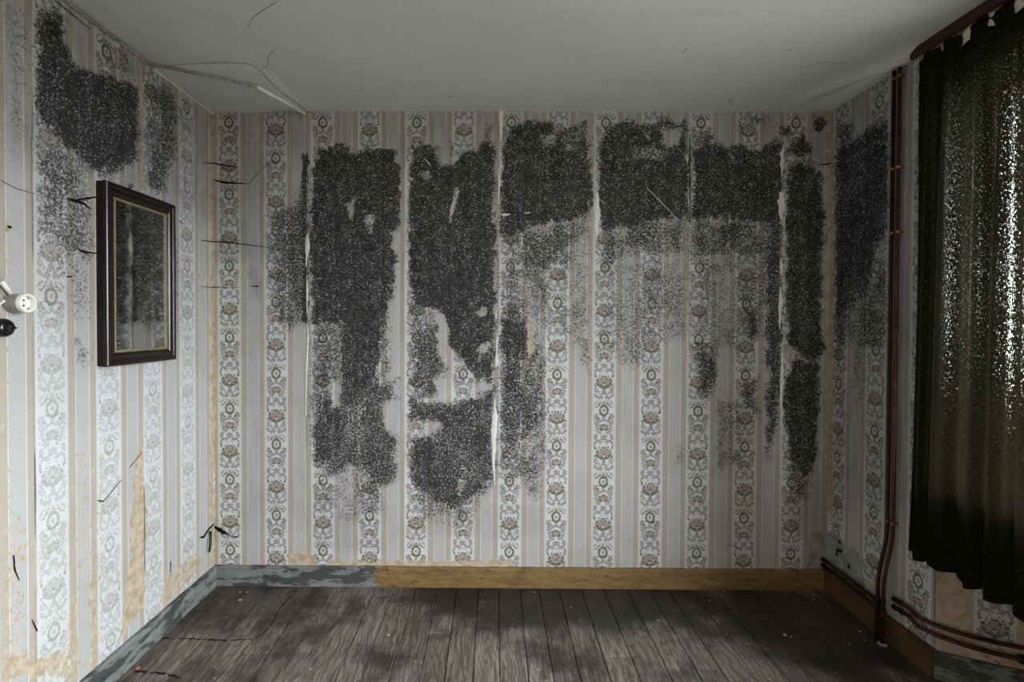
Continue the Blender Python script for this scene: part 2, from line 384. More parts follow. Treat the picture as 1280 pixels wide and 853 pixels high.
def plank_mat():
    m, t, b = new_mat('floor_plank'); ob = coords(t, 'Object'); geo = t.n.new('ShaderNodeNewGeometry').outputs['Position']
    oi = t.n.new('ShaderNodeObjectInfo').outputs['Random']
    off = t.v('ADD', ob, t.xyz(t.m('MULTIPLY', oi, 37.), t.m('MULTIPLY', oi, 91.), 0.))
    warp = t.m('MULTIPLY', t.noise(off, 7., 2.), .05)
    gv = t.v('ADD', off, t.xyz(warp, 0., 0.))
    grain = t.noise(t.v('MULTIPLY', gv, (95., 5., 1.)), 1., 5., .65)
    rings = t.m('SINE', t.m('MULTIPLY', t.noise(t.v('MULTIPLY', gv, (16., 1.6, 1.)), 1., 1.), 85.))
    c = t.mix(t.rng(grain, .35, .68), srgb(82, 75, 70), srgb(142, 134, 127))
    c = t.mix(t.rng(rings, .3, .95, 0., .45), c, srgb(62, 54, 48))
    c = t.mix(t.m('MULTIPLY', oi, .5), c, t.mix(1., c, srgb(170, 150, 138), 'MULTIPLY'))
    grime = t.noise(geo, 2.6, 6., .68)
    c = t.mix(t.rng(grime, .46, .62, 0., .75), c, srgb(38, 32, 29))
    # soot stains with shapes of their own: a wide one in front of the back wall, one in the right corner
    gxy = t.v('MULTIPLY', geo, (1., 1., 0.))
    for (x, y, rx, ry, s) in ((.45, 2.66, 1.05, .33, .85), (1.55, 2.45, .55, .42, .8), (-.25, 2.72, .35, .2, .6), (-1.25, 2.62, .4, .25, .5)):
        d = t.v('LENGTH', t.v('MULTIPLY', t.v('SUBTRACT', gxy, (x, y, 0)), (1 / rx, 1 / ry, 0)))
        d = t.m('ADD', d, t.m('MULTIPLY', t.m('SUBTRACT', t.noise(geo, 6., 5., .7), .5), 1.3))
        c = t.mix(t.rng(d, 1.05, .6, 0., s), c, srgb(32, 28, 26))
    c = t.mix(t.rng(t.noise(geo, 45., 4., .7), .70, .74, 0., .35), c, srgb(170, 165, 160))
    t.put(b.inputs['Base Color'], c); t.put(b.inputs['Roughness'], t.rng(grain, .3, .7, .62, .8)); b.inputs['Specular IOR Level'].default_value = .35
    t.put(b.inputs['Normal'], t.bump(t.m('ADD', grain, t.m('MULTIPLY', rings, .15)), .45, .0025)); return m
M['plank'] = plank_mat()
M['subfloor'] = simple('subfloor', srgb(20, 17, 15), .95, spec=.05)

def board_mat(name, paint, wood, thr, dark=srgb(40, 38, 36)):
    m, t, b = new_mat(name); g = t.n.new('ShaderNodeNewGeometry').outputs['Position']
    n = t.noise(t.v('MULTIPLY', g, (6., 6., 22.)), 1., 6., .65)
    n2 = t.noise(t.v('MULTIPLY', g, (5., 5., 30.)), 1.7, 5., .6)
    c = t.mix(t.rng(n2, .35, .7), tuple(q * .72 for q in paint[:3]) + (1,), paint)
    c = t.mix(t.rng(n, thr, thr + .06), c, wood)
    c = t.mix(t.rng(t.noise(t.v('MULTIPLY', g, (14., 14., 40.)), 1., 5., .7), .56, .66, 0., .8), c, dark)
    t.put(b.inputs['Base Color'], c); b.inputs['Roughness'].default_value = .62; b.inputs['Specular IOR Level'].default_value = .3
    t.put(b.inputs['Normal'], t.bump(n, .4, .003)); return m
M['bb_grey'] = board_mat('grey_board_paint', srgb(130, 132, 132), srgb(70, 71, 71), .49)
M['bb_ochre'] = board_mat('ochre_board_paint', srgb(136, 108, 68), srgb(110, 87, 55), .55, srgb(82, 64, 42))
M['bb_brown'] = board_mat('brown_board_paint', srgb(98, 70, 44), srgb(72, 51, 34), .55, srgb(42, 34, 28))
M['mahogany'] = simple('mahogany', srgb(28, 15, 12), .28, var=.5, scale=18, bump=.15, stretch=(3, 3, .4), spec=.5)
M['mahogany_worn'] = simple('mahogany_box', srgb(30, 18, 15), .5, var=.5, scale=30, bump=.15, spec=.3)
M['gilt'] = simple('gilt_slip', srgb(150, 138, 106), .45, .4, var=.25, scale=80, bump=.1)
def mirror_mat():
    m, t, b = new_mat('mirror_glass'); g = coords(t)
    n = t.noise(g, 26., 6., .7)
    t.put(b.inputs['Base Color'], t.mix(t.rng(n, .55, .75, 0., .5), srgb(196, 198, 196), srgb(120, 118, 112)))
    b.inputs['Metallic'].default_value = 1.; t.put(b.inputs['Roughness'], t.rng(n, .4, .75, .03, .12)); return m
M['mirror'] = mirror_mat()
M['porcelain'] = simple('porcelain', srgb(226, 224, 216), .22, var=.04, scale=60, bump=0)
M['porcelain_grey'] = simple('porcelain_body', srgb(150, 146, 138), .35, var=.12, scale=40, bump=.05)
M['bakelite'] = simple('bakelite', srgb(20, 18, 17), .25, var=.3, scale=40, bump=0, spec=.5)
M['hole'] = simple('socket_hole', srgb(14, 13, 12), .9, bump=0)
M['conduit'] = simple('painted_conduit', srgb(232, 230, 226), .5, var=.1, scale=50, bump=.1, dirt=(srgb(110, 96, 80), 60, .64))
M['conduit_old'] = simple('tarnished_conduit', srgb(150, 146, 138), .6, var=.2, scale=50, bump=.2, dirt=(srgb(80, 70, 60), 40, .55))
M['copper'] = simple('copper_pipe', srgb(84, 44, 32), .38, .55, var=.4, scale=22, bump=.08, dirt=(srgb(52, 34, 26), 18, .55))
M['copper_dark'] = simple('dirty_copper_pipe', srgb(44, 26, 22), .5, .3, var=.4, scale=25, bump=.1)
M['brass'] = simple('brass_clip', srgb(140, 112, 66), .4, .8, var=.3, scale=60, bump=.1)
M['iron'] = simple('dark_iron', srgb(40, 37, 35), .5, .6, var=.3, scale=60, bump=.1)
M['pelmet'] = simple('brown_varnish', srgb(58, 30, 25), .35, var=.25, scale=12, bump=.06, stretch=(4, .6, 6))
M['rawwood'] = simple('raw_wood', srgb(196, 150, 92), .7, var=.2, scale=20, bump=.1, stretch=(4, .6, 4))
M['tape'] = simple('curtain_tape', srgb(200, 190, 176), .9, var=.15, scale=90, bump=.2)
M['white_wood'] = simple('white_window_paint', srgb(214, 212, 206), .5, var=.06, scale=20, bump=.1)
M['crumb'] = simple('plaster_crumb', srgb(206, 202, 194), .9, var=.1, scale=90, bump=.1)
M['brickchip'] = simple('brick_chip', srgb(186, 112, 70), .9, var=.15, scale=90, bump=.1)
M['cobweb'] = simple('cobweb', srgb(48, 46, 44), .95, var=.2, bump=0)
def glass_mat():
    m = bpy.data.materials.new('window_glass'); m.use_nodes = True; t = NT(m.node_tree); t.n.clear()
    o = t.n.new('ShaderNodeOutputMaterial'); mx = t.n.new('ShaderNodeMixShader'); tr = t.n.new('ShaderNodeBsdfTransparent'); gl = t.n.new('ShaderNodeBsdfGlossy')
    tr.inputs[0].default_value = (.93, .95, .94, 1); gl.inputs['Roughness'].default_value = .02; mx.inputs[0].default_value = .07
    t.l.new(tr.outputs[0], mx.inputs[1]); t.l.new(gl.outputs[0], mx.inputs[2]); t.l.new(mx.outputs[0], o.inputs[0]); return m
M['glass'] = glass_mat()
def curtain_mat():
    m = bpy.data.materials.new('curtain_cloth'); m.use_nodes = True; t = NT(m.node_tree); t.n.clear()
    o = t.n.new('ShaderNodeOutputMaterial'); uv = t.n.new('ShaderNodeUVMap'); uv.uv_map = 'cloth'; U = uv.outputs[0]
    at = t.n.new('ShaderNodeAttribute'); at.attribute_name = 'wear'; wear = at.outputs['Fac']
    wa = t.noise(t.v('MULTIPLY', U, (340., 70., 1.)), 1., 2., .7); wb_ = t.noise(t.v('MULTIPLY', U, (85., 360., 1.)), 1., 2., .7)
    thread = t.m('MULTIPLY', wa, wb_)
    hole = t.m('GREATER_THAN', t.m('ADD', thread, t.m('MULTIPLY', wear, .15)), .388)
    col = t.mix(t.rng(thread, .15, .35), srgb(14, 14, 9), srgb(38, 36, 24))
    df = t.n.new('ShaderNodeBsdfDiffuse'); t.put(df.inputs[0], col)
    tl = t.n.new('ShaderNodeBsdfTranslucent'); t.put(tl.inputs[0], t.mix(.5, col, srgb(54, 48, 34)))
    mx = t.n.new('ShaderNodeMixShader'); mx.inputs[0].default_value = .07
    t.l.new(df.outputs[0], mx.inputs[1]); t.l.new(tl.outputs[0], mx.inputs[2])
    tr = t.n.new('ShaderNodeBsdfTransparent'); m2 = t.n.new('ShaderNodeMixShader'); t.put(m2.inputs[0], hole)
    t.l.new(mx.outputs[0], m2.inputs[1]); t.l.new(tr.outputs[0], m2.inputs[2])
    bp = t.bump(thread, .6, .002); t.put(df.inputs['Normal'], bp)
    t.l.new(m2.outputs[0], o.inputs[0]); return m
M['curtain'] = curtain_mat()
# ------------------------------------------------------------------ the room shell
def structure(o): return tag(o, kind='structure')
YR = -1.75                                             # inner face of the wall behind the camera
T = .30
wall_back = structure(box('wall_back', XL - T, XR + T, D, D + T, -.05, H + .12, M['plaster']))
wall_left = structure(box('wall_left', XL - T, XL, YR - T, D, -.05, H + .12, M['plaster']))
RC = (XR, 2.09); RE = (2.15, 1.945)                        # the right wall turns into the splayed window recess here
def right_wall():
    v, f = [], []
    def add(b):
        n = len(v); v.extend(b[0]); f.extend([tuple(i + n for i in q) for q in b[1]])
    add(box_vf(XR, XR + .45, RC[1], D, -.05, H + .12))
    add(box_vf(XR, XR + .45, YR - T, WIN['y0'], -.05, H + .12))
    add(box_vf(XR, XR + .45, WIN['y0'], RC[1], WIN['z1'], H + .12))
    add(box_vf(RE[0], XR + .45, WIN['y0'], RC[1], -.05, .78))
    n = 3; pts = [RC, RE, (RE[0], RC[1])]; b = len(v)
    v.extend([(x, y, -.05) for x, y in pts] + [(x, y, .78) for x, y in pts])
    f.extend([(b, b + 2, b + 1), (b + 3, b + 4, b + 5)] + [(b + i, b + (i + 1) % 3, b + 3 + (i + 1) % 3, b + 3 + i) for i in range(3)])
    return mesh_obj('wall_right', v, f, M['plaster'])
wall_right = structure(right_wall())
wall_front = structure(box('wall_front', XL, XR, YR - T, YR, -.05, H + .12, M['backing']))

# ceiling: uneven plaster, a fold sagging toward the pelmet, a lower patch in the left corner
def make_ceiling():
    nx, ny = 150, 190
    xs = np.linspace(XL - .02, XR + .02, nx); ys = np.linspace(YR - .02, D + .02, ny)
    X, Y = np.meshgrid(xs, ys); Z = np.full_like(X, H)
    Z += (fbm(X * 1.5, Y * 1.5, 3) - .5) * .008 + (fbm(X * 9, Y * 9, 8) - .5) * .002
    a, b = on_plane(1137, 66, 2, H)[:2], on_plane(985, 131, 2, H)[:2]
    e = b - a; tt = np.clip(((X - a[0]) * e[0] + (Y - a[1]) * e[1]) / (e @ e), 0, 1)
    dd = np.hypot(X - a[0] - tt * e[0], Y - a[1] - tt * e[1])
    Z -= .036 * np.exp(-(dd / .045) ** 2) * (1 - .75 * tt)
    k = [on_plane(*p, 2, H)[:2] for p in ((190, 80), (300, 76), (332, 88), (382, 134))]
    poly = np.array(k + [np.array([XL - .1, D + .1]), np.array([XL - .1, k[0][1]])])
    sd = poly_sd(np.c_[X.ravel(), Y.ravel()], poly).reshape(X.shape)
    Z -= .012 * sstep(.012, -.02, sd)
    v = np.c_[X.ravel(), Y.ravel(), Z.ravel()]
    f = [(j * nx + i, (j + 1) * nx + i, (j + 1) * nx + i + 1, j * nx + i + 1) for j in range(ny - 1) for i in range(nx - 1)]
    o = mesh_obj('ceiling', v, f, M['ceiling'], smooth=True)
    return o
ceiling = structure(make_ceiling())
structure(box('ceiling_slab', XL - T, XR + .45, YR - T, D + T, H + .02, H + .12, M['plaster'], ceiling))

# ------------------------------------------------------------------ floorboards
floor = structure(box('floor', XL - T, XR + .45, YR - T, D + T, -.09, -.024, M['subfloor']))
def planks():
    r = random.Random(11); x = XL - .03; k = 0
    while x < RE[0]:
        wd = r.choice((.112, .118, .124, .13, .105)); x1 = x + wd
        y = D + .01; lens = []
        first = r.uniform(.35, 1.5)
        while y > YR:
            L = first if first else r.uniform(1.0, 2.0); first = 0
            y0 = max(y - L, YR)
            if x < XR - .05 or y0 < 2.05:
                yt = y if x < XR - .05 else min(y, 2.08)
                g = .0012; c = .0026; dz = r.uniform(-.0022, .0006)
                cx, cy = (x + x1) / 2, (y0 + yt) / 2; hx, hy = wd / 2 - g, (yt - y0) / 2 - g
                v = [(-hx, -hy, -.024), (hx, -hy, -.024), (hx, hy, -.024), (-hx, hy, -.024),
                     (-hx, -hy, -c), (hx, -hy, -c), (hx, hy, -c), (-hx, hy, -c),
                     (-hx + c, -hy + c, 0), (hx - c, -hy + c, 0), (hx - c, hy - c, 0), (-hx + c, hy - c, 0)]
                f = [(0, 3, 2, 1), (8, 9, 10, 11)]
                for b in (0, 4): f += [(b + i, b + (i + 1) % 4, b + 4 + (i + 1) % 4, b + 4 + i) for i in range(4)]
                me = bpy.data.meshes.new('plank'); me.from_pydata(v, [], f)
                o = link('plank', me, M['plank'], floor); o.location = (cx, cy, dz); o.rotation_euler = (0, r.uniform(-.004, .004), 0)
            y = y0
        x = x1
planks()

# ------------------------------------------------------------------ wallpaper lengths
def paint(Pa, ops, axis, val, ia, seed):
    """Stain map over wall points Pa (n,2) = (along, height): channels mould, peeled, grime with painted dimness, faded."""
    S = np.zeros((len(Pa), 4))
    wx = (fbm(Pa[:, 0] * 22, Pa[:, 1] * 22, seed) - .5) * .045 + (fbm(Pa[:, 0] * 70, Pa[:, 1] * 70, seed + 5, 2) - .5) * .03
    wy = (fbm(Pa[:, 0] * 22, Pa[:, 1] * 22, seed + 9) - .5) * .055 + (fbm(Pa[:, 0] * 70, Pa[:, 1] * 70, seed + 3, 2) - .5) * .03
    for (ch, value, feather, rough, pts) in ops:
        poly = np.array([on_plane(px, py, axis, val)[[ia, 2]] for px, py in pts])
        lo, hi = poly.min(0) - .2 - feather, poly.max(0) + .2 + feather
        k = np.where(((Pa > lo) & (Pa < hi)).all(1))[0]
        if not len(k): continue
        Q = Pa[k] + np.c_[wx[k], wy[k]] * rough
        fe = feather * 2.7 if (ch == MO and rough > .55) else feather
        sd = poly_sd(Q, poly); g = sstep(fe, -fe, sd)
        if ch == MO and value > 0: S[k, HA] = np.maximum(S[k, HA], sstep(.09, -.03, sd) * value * .34)   # grey bloom round a colony
        if value < 0: S[k, ch] = S[k, ch] * (1 - g * (-value))            # scraped clean
        else: S[k, ch] = np.maximum(S[k, ch], g * value)
    S[:, 0] = np.minimum(1., S[:, 0] * (.66 + .74 * fbm(Pa[:, 0] * 10, Pa[:, 1] * 6, seed + 31)))
    return S
def rect(x0, y0, x1, y1): return [(x0, y0), (x1, y0), (x1, y1), (x0, y1)]
MO, PE, HA, FA = 0, 1, 2, 3
back_ops = [
  # length beside the left seam
  (MO, 1.0, .012, 1, [(392, 205), (400, 186), (418, 180), (436, 183), (441, 194), (456, 190), (478, 184), (496, 190), (501, 215), (501, 262), (497, 280), (488, 292), (494, 325), (490, 372), (480, 400), (470, 410), (440, 405), (390, 405), (387, 300)]),
  (MO, .62, .02, 1, [(337, 262), (360, 255), (376, 235), (386, 230), (386, 408), (360, 412), (340, 400)]),
  (MO, .95, .006, .5, rect(377, 192, 385, 405)),
  (MO, .92, .015, 1, [(424, 400), (472, 396), (480, 425), (470, 470), (455, 505), (432, 512), (424, 470)]),
  (MO, .58, .02, 1, [(388, 402), (428, 402), (428, 505), (388, 505)]),
  (MO, .55, .02, 1, [(455, 395), (487, 385), (492, 470), (460, 490)]),
  (MO, .74, .02, 1, [(388, 490), (440, 475), (497, 475), (494, 520), (497, 600), (472, 612), (440, 585), (415, 600), (388, 575)]),
  (MO, .45, .03, 1, [(392, 570), (490, 590), (485, 640), (440, 660), (395, 640)]),
  (MO, -.9, .008, .7, [(477, 505), (500, 500), (500, 540), (488, 545), (480, 530)]), (MO, -.8, .008, .7, rect(413, 478, 423, 508)),
  (MO, -.7, .006, .8, [(430, 255), (446, 248), (440, 275), (434, 270)]), (MO, -.8, .006, .8, [(457, 268), (466, 270), (466, 292), (458, 290)]),
  # second length
  (MO, 1.0, .012, 1, [(512, 205), (516, 187), (530, 180), (544, 186), (548, 202), (560, 208), (575, 198), (590, 188), (602, 178), (612, 176), (619, 182), (619, 425), (600, 435), (592, 470), (577, 482), (562, 452), (553, 410), (545, 390), (520, 382), (512, 350)]),
  (MO, .7, .012, 1, [(540, 182), (551, 178), (552, 195), (543, 196)]), (MO, .7, .01, 1, [(562, 172), (570, 174), (572, 195), (564, 195)]), (MO, .6, .01, 1, [(606, 155), (616, 158), (616, 180), (606, 178)]),
  (MO, .66, .02, 1, [(512, 375), (545, 388), (556, 430), (562, 475), (540, 500), (512, 505)]),
  (MO, .95, .015, 1, [(574, 470), (619, 425), (619, 478), (590, 480)]),
  (MO, .86, .02, 1, [(512, 500), (560, 505), (590, 492), (619, 482), (619, 596), (602, 620), (565, 640), (532, 625), (512, 600)]),
  (MO, .5, .03, 1, [(514, 600), (610, 605), (590, 655), (520, 655)]),
  (MO, -.95, .006, .7, [(543, 388), (556, 394), (561, 415), (558, 432), (549, 425)]), (MO, -.9, .008, .8, [(547, 432), (560, 430), (576, 446), (590, 470), (584, 476), (566, 460), (550, 452)]),
  (MO, -.8, .01, 1, [(545, 476), (562, 470), (566, 495), (552, 498)]), (MO, -.65, .01, 1, [(570, 472), (600, 476), (596, 496), (572, 494)]), (MO, -.8, .01, 1, [(512, 523), (545, 528), (550, 540), (525, 548), (512, 545)]),
  (MO, -.8, .004, .5, [(569, 236), (575, 234), (570, 258), (563, 280), (559, 278)]), (MO, -.6, .006, 1, rect(530, 216, 538, 226)), (MO, -.8, .005, 1, [(594, 386), (606, 382), (608, 392), (598, 396)]),
  (MO, -.8, .005, .6, [(574, 600), (582, 602), (578, 622), (573, 620)]),
  # third length
  (MO, 1.0, .014, 1, [(632, 178), (638, 160), (660, 153), (692, 152), (690, 172), (715, 175), (735, 162), (739, 200), (739, 270), (702, 278), (664, 282), (640, 300), (625, 300), (626, 200)]),
  (MO, .66, .012, 1, [(690, 165), (735, 150), (738, 180), (692, 180)]), (MO, -.6, .008, 1, [(676, 168), (692, 164), (694, 182), (676, 186)]), (MO, -.5, .008, 1, [(702, 178), (722, 182), (720, 192), (704, 190)]),
  (MO, .60, .025, 1, [(625, 290), (700, 276), (739, 272), (739, 300), (708, 318), (690, 340), (625, 345)]),
  (MO, .56, .02, 1, [(625, 330), (684, 330), (688, 400), (676, 436), (625, 440)]),
  (MO, .42, .03, 1, [(685, 300), (742, 300), (742, 380), (735, 450), (690, 420)]),
  (MO, .9, .014, 1, [(624, 395), (660, 400), (665, 425), (660, 450), (640, 455), (624, 440)]),
  (MO, .72, .02, 1, [(624, 440), (655, 450), (666, 428), (679, 430), (682, 500), (680, 545), (650, 560), (624, 600)]),
  (MO, .60, .03, 1, [(624, 560), (684, 540), (682, 590), (670, 625), (650, 605), (626, 620)]),
  (MO, .5, .015, 1, [(722, 420), (738, 420), (738, 470), (726, 462)]),
  (MO, -.9, .005, .6, [(660, 398), (670, 400), (666, 425), (662, 445), (659, 440)]),
  # fourth length
  (MO, 1.0, .014, 1, [(749, 185), (756, 163), (800, 158), (828, 166), (858, 168), (861, 200), (861, 276), (832, 274), (806, 282), (775, 288), (749, 290)]),
  (MO, .72, .012, 1, [(752, 160), (770, 148), (800, 155), (830, 148), (858, 152), (860, 175), (755, 180)]),
  (MO, -.95, .008, .8, [(829, 164), (850, 162), (848, 182), (832, 182)]), (MO, -.5, .012, 1, [(788, 184), (836, 186), (834, 200), (790, 202)]), (MO, -.8, .005, .6, [(806, 166), (814, 166), (810, 176)]),
  (MO, .62, .025, 1, [(749, 278), (861, 270), (861, 318), (830, 326), (800, 318), (749, 345)]),
  (MO, .42, .03, 1, [(746, 320), (861, 310), (861, 420), (830, 430), (780, 450), (746, 440)]), (MO, .5, .02, 1, rect(843, 340, 860, 425)), (MO, .46, .02, 1, rect(776, 395, 806, 458)),
  # fifth length
  (MO, 1.0, .014, 1, [(866, 186), (885, 176), (905, 182), (930, 184), (945, 186), (976, 174), (979, 200), (979, 276), (940, 278), (905, 272), (866, 276)]),
  (MO, .62, .012, 1, [(866, 164), (888, 160), (896, 172), (890, 190), (866, 190)]), (MO, .6, .01, 1, [(916, 156), (928, 146), (930, 160), (920, 166)]), (MO, .6, .01, 1, rect(934, 144, 955, 156)), (MO, .5, .01, 1, rect(955, 140, 962, 150)),
  (MO, -.8, .004, .8, [(908, 190), (914, 192), (918, 204), (914, 204)]),
  (MO, .64, .025, 1, [(864, 272), (979, 272), (979, 318), (930, 326), (900, 322), (864, 330)]),
  (MO, .44, .03, 1, [(864, 320), (979, 310), (979, 400), (930, 440), (890, 440), (864, 420)]),
  (MO, .68, .015, 1, [(868, 428), (898, 420), (896, 470), (890, 500), (872, 498)]), (MO, .68, .015, 1, [(926, 385), (950, 388), (950, 425), (936, 428)]), (MO, .62, .02, 1, [(927, 475), (950, 470), (948, 520), (930, 512)]),
  (MO, .74, .012, 1, [(957, 272), (979, 272), (979, 440), (970, 540), (960, 570), (957, 500)]), (MO, .5, .02, 1, rect(893, 500, 928, 588)), (MO, .42, .02, 1, rect(843, 560, 862, 585)),
  # last length before the corner
  (MO, 1.0, .012, 1, [(983, 190), (1004, 166), (1014, 182), (1016, 206), (1027, 218), (1030, 290), (1026, 345), (1026, 400), (1030, 440), (1018, 452), (1000, 446), (984, 428)]),
  (MO, .8, .008, 1, [(1016, 148), (1032, 146), (1032, 162), (1018, 166)]), (MO, .7, .008, 1, rect(972, 156, 992, 170)), (MO, -.6, .008, 1, [(984, 194), (1014, 190), (1014, 208), (984, 208)]),
  (MO, .97, .012, 1, [(982, 470), (992, 450), (1024, 452), (1022, 545), (1016, 590), (1002, 600), (988, 570), (978, 510)]),
  (MO, .6, .02, 1, [(984, 575), (1016, 575), (1012, 630), (988, 628)]),
  # clean, torn edges along the seams
  (MO, -1, .004, .35, rect(501, 130, 511, 720)), (MO, -1, .004, .5, [(742, 130), (748, 130), (748, 245), (752, 300), (744, 302), (738, 280), (741, 240)]),
  (MO, -.7, .004, .5, rect(741, 300, 748, 420)), (MO, -1, .004, .4, rect(620, 130, 628, 178)), (MO, -.7, .004, .5, rect(622, 178, 627, 215)),
  # grime; the bands under the ceiling also paint in the dimmer light there
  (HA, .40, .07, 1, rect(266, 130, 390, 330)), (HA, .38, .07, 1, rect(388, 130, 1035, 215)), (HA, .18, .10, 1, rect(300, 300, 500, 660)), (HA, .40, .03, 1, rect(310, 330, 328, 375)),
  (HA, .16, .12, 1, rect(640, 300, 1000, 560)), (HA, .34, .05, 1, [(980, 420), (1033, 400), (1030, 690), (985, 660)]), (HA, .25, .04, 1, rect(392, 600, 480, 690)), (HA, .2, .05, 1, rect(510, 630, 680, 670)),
  # bare backing in the corners, by the seams and at the skirting
  (PE, .95, .004, .2, rect(1032, 130, 1041, 640)), (PE, .9, .004, .2, rect(264, 400, 270, 715)), (PE, .7, .01, 1, rect(360, 690, 395, 712)), (PE, .62, .012, .6, rect(410, 700, 640, 714)),
  (PE, .62, .006, .3, rect(986, 440, 994, 520)), (PE, .6, .006, .3, rect(660, 400, 668, 460)), (PE, .75, .008, .6, rect(372, 138, 394, 150)),
]
left_ops = [
  (MO, .98, .016, 1, [(46, 30), (58, 12), (78, 20), (84, 58), (96, 82), (118, 88), (150, 98), (172, 108), (173, 200), (150, 214), (112, 214), (90, 192), (46, 158)]),
  (MO, .64, .02, 1, [(182, 100), (216, 106), (228, 140), (221, 160), (223, 190), (206, 240), (186, 240), (180, 180)]),
  (MO, .55, .02, 1, [(44, 165), (112, 205), (118, 262), (116, 330), (84, 320), (46, 292)]), (MO, .40, .03, 1, [(60, 310), (118, 320), (116, 410), (90, 410), (75, 350)]),
  (MO, .40, .03, 1, [(8, 10), (32, 10), (34, 180), (10, 150)]), (MO, .4, .02, 1, [(84, 420), (118, 430), (116, 460), (92, 460)]), (MO, .45, .02, 1, [(128, 40), (170, 70), (172, 110), (130, 90)]), (MO, -.7, .01, .8, [(46, 152), (72, 166), (72, 176), (48, 190)]),
  (MO, .42, .02, 1, [(205, 290), (226, 290), (226, 420), (214, 420)]),
  (HA, .46, .12, 1, [(-60, -60), (110, -10), (270, 138), (266, 280), (0, 200)]), (HA, .16, .1, 1, rect(60, 240, 240, 440)),  # first patch: grime deepened to paint in the dim upper left
  (PE, .44, .02, 1, rect(0, 240, 16, 853)), (PE, .40, .015, 1, rect(34, 230, 44, 853)), (PE, .62, .014, 1, [(168, 560), (178, 560), (184, 640), (180, 760), (150, 800), (160, 700)]),
  (PE, .5, .02, 1, [(84, 740), (100, 740), (102, 853), (80, 853)]), (PE, .72, .01, .5, rect(262, 130, 268, 715)), (PE, .55, .02, 1, [(200, 720), (245, 690), (258, 705), (200, 770)]), (PE, .52, .02, 1, [(108, 730), (124, 720), (126, 830), (106, 850)]), (PE, .56, .015, 1, [(0, 815), (90, 810), (95, 853), (0, 853)]),
  (PE, .45, .02, 1, rect(3, 640, 34, 853)), (PE, .42, .02, 1, rect(88, 560, 130, 740)), (PE, .6, .004, .3, rect(176, 75, 180, 240)), (PE, .42, .006, .4, rect(245, 190, 258, 420)),
  (FA, .75, .15, .5, rect(-200, 380, 262, 1100)), (FA, .4, .1, .5, rect(-200, 150, 262, 420)),
]
right_ops = [
  (MO, .92, .02, 1, [(1044, 186), (1070, 172), (1090, 160), (1110, 150), (1112, 290), (1100, 300), (1086, 370), (1044, 400)]), (MO, .6, .02, 1, [(1046, 150), (1066, 150), (1066, 190), (1046, 190)]),
  (MO, .60, .02, 1, [(1044, 390), (1088, 365), (1112, 290), (1112, 430), (1085, 440), (1060, 430), (1044, 450)]), (MO, .45, .025, 1, [(1064, 430), (1085, 430), (1082, 520), (1066, 500)]), (MO, .36, .02, 1, [(1044, 450), (1062, 450), (1060, 580), (1044, 560)]),
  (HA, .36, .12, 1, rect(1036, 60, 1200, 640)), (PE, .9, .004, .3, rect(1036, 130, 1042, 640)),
  (PE, .6, .01, .6, [(1080, 720), (1112, 740), (1112, 760), (1082, 735)]),
]
def strip(wall, name, a0, a1, z0, z1, world, uv, ops, axis, val, ia, seed, da=.0075, hole=None, faded=0.):
    """One length of paper: a curled, slightly cockled sheet just off the plaster, carrying its stain map."""
    n = max(4, int((a1 - a0) / da)); a = np.linspace(a0, a1, n)
    a = np.unique(np.r_[a, a0 + .003, a1 - .003]); nz = max(4, int((z1 - z0) / da)); z = np.linspace(z0, z1, nz); n = len(a)
    A, Z = np.meshgrid(a, z); P = np.c_[A.ravel(), Z.ravel()]
    S = paint(P, ops, axis, val, ia, seed) if ops else np.zeros((len(P), 4))
    if faded: S[:, 3] = faded
    e = np.minimum(P[:, 0] - a0, a1 - P[:, 0]); ez = np.minimum(P[:, 1] - z0, z1 - P[:, 1])
    off = .0012 + (fbm(P[:, 0] * 6 + seed, P[:, 1] * 3, seed) - .5) * .0025
    off += .0035 * np.exp(-e / .008) * sstep(.55, .8, fbm(P[:, 0] * 0 + seed, P[:, 1] * 5, seed + 2, 2))
    off = np.maximum(off, .0006)
    W = world(P[:, 0], P[:, 1], off)
    f = np.arange(n * nz).reshape(nz, n)
    F = np.stack([f[:-1, :-1], f[:-1, 1:], f[1:, 1:], f[1:, :-1]], -1).reshape(-1, 4)
    if hole is not None:
        poly = np.array([on_plane(px, py, axis, val)[[ia, 2]] for px, py in hole])
        wob = np.c_[fbm(P[:, 0] * 25, P[:, 1] * 25, 71) - .5, fbm(P[:, 0] * 25, P[:, 1] * 25, 72) - .5] * .06
        sd = poly_sd(P + wob, poly); F = F[(sd[F] > 0).all(1)]
    me = bpy.data.meshes.new(name); me.vertices.add(len(W)); me.vertices.foreach_set('co', W.astype(np.float32).ravel())
    me.loops.add(F.size); me.loops.foreach_set('vertex_index', F.ravel().astype(np.int32))
    me.polygons.add(len(F)); me.polygons.foreach_set('loop_start', np.arange(0, F.size, 4, dtype=np.int32))
    me.update(calc_edges=True)
    me.polygons.foreach_set('use_smooth', np.ones(len(F), bool))
    uu = np.c_[uv(P[:, 0], P[:, 1])]
    l = me.uv_layers.new(name='paper'); l.data.foreach_set('uv', uu[F.ravel()].astype(np.float32).ravel())
    at = me.attributes.new('stain', 'FLOAT_COLOR', 'POINT'); at.data.foreach_set('color', S.astype(np.float32).ravel())
    return link(name, me, M['paper'], wall)
ZB, ZT = .100, H - .004
def add_y(y): return lambda a, z, o: np.c_[a, y - o, z]
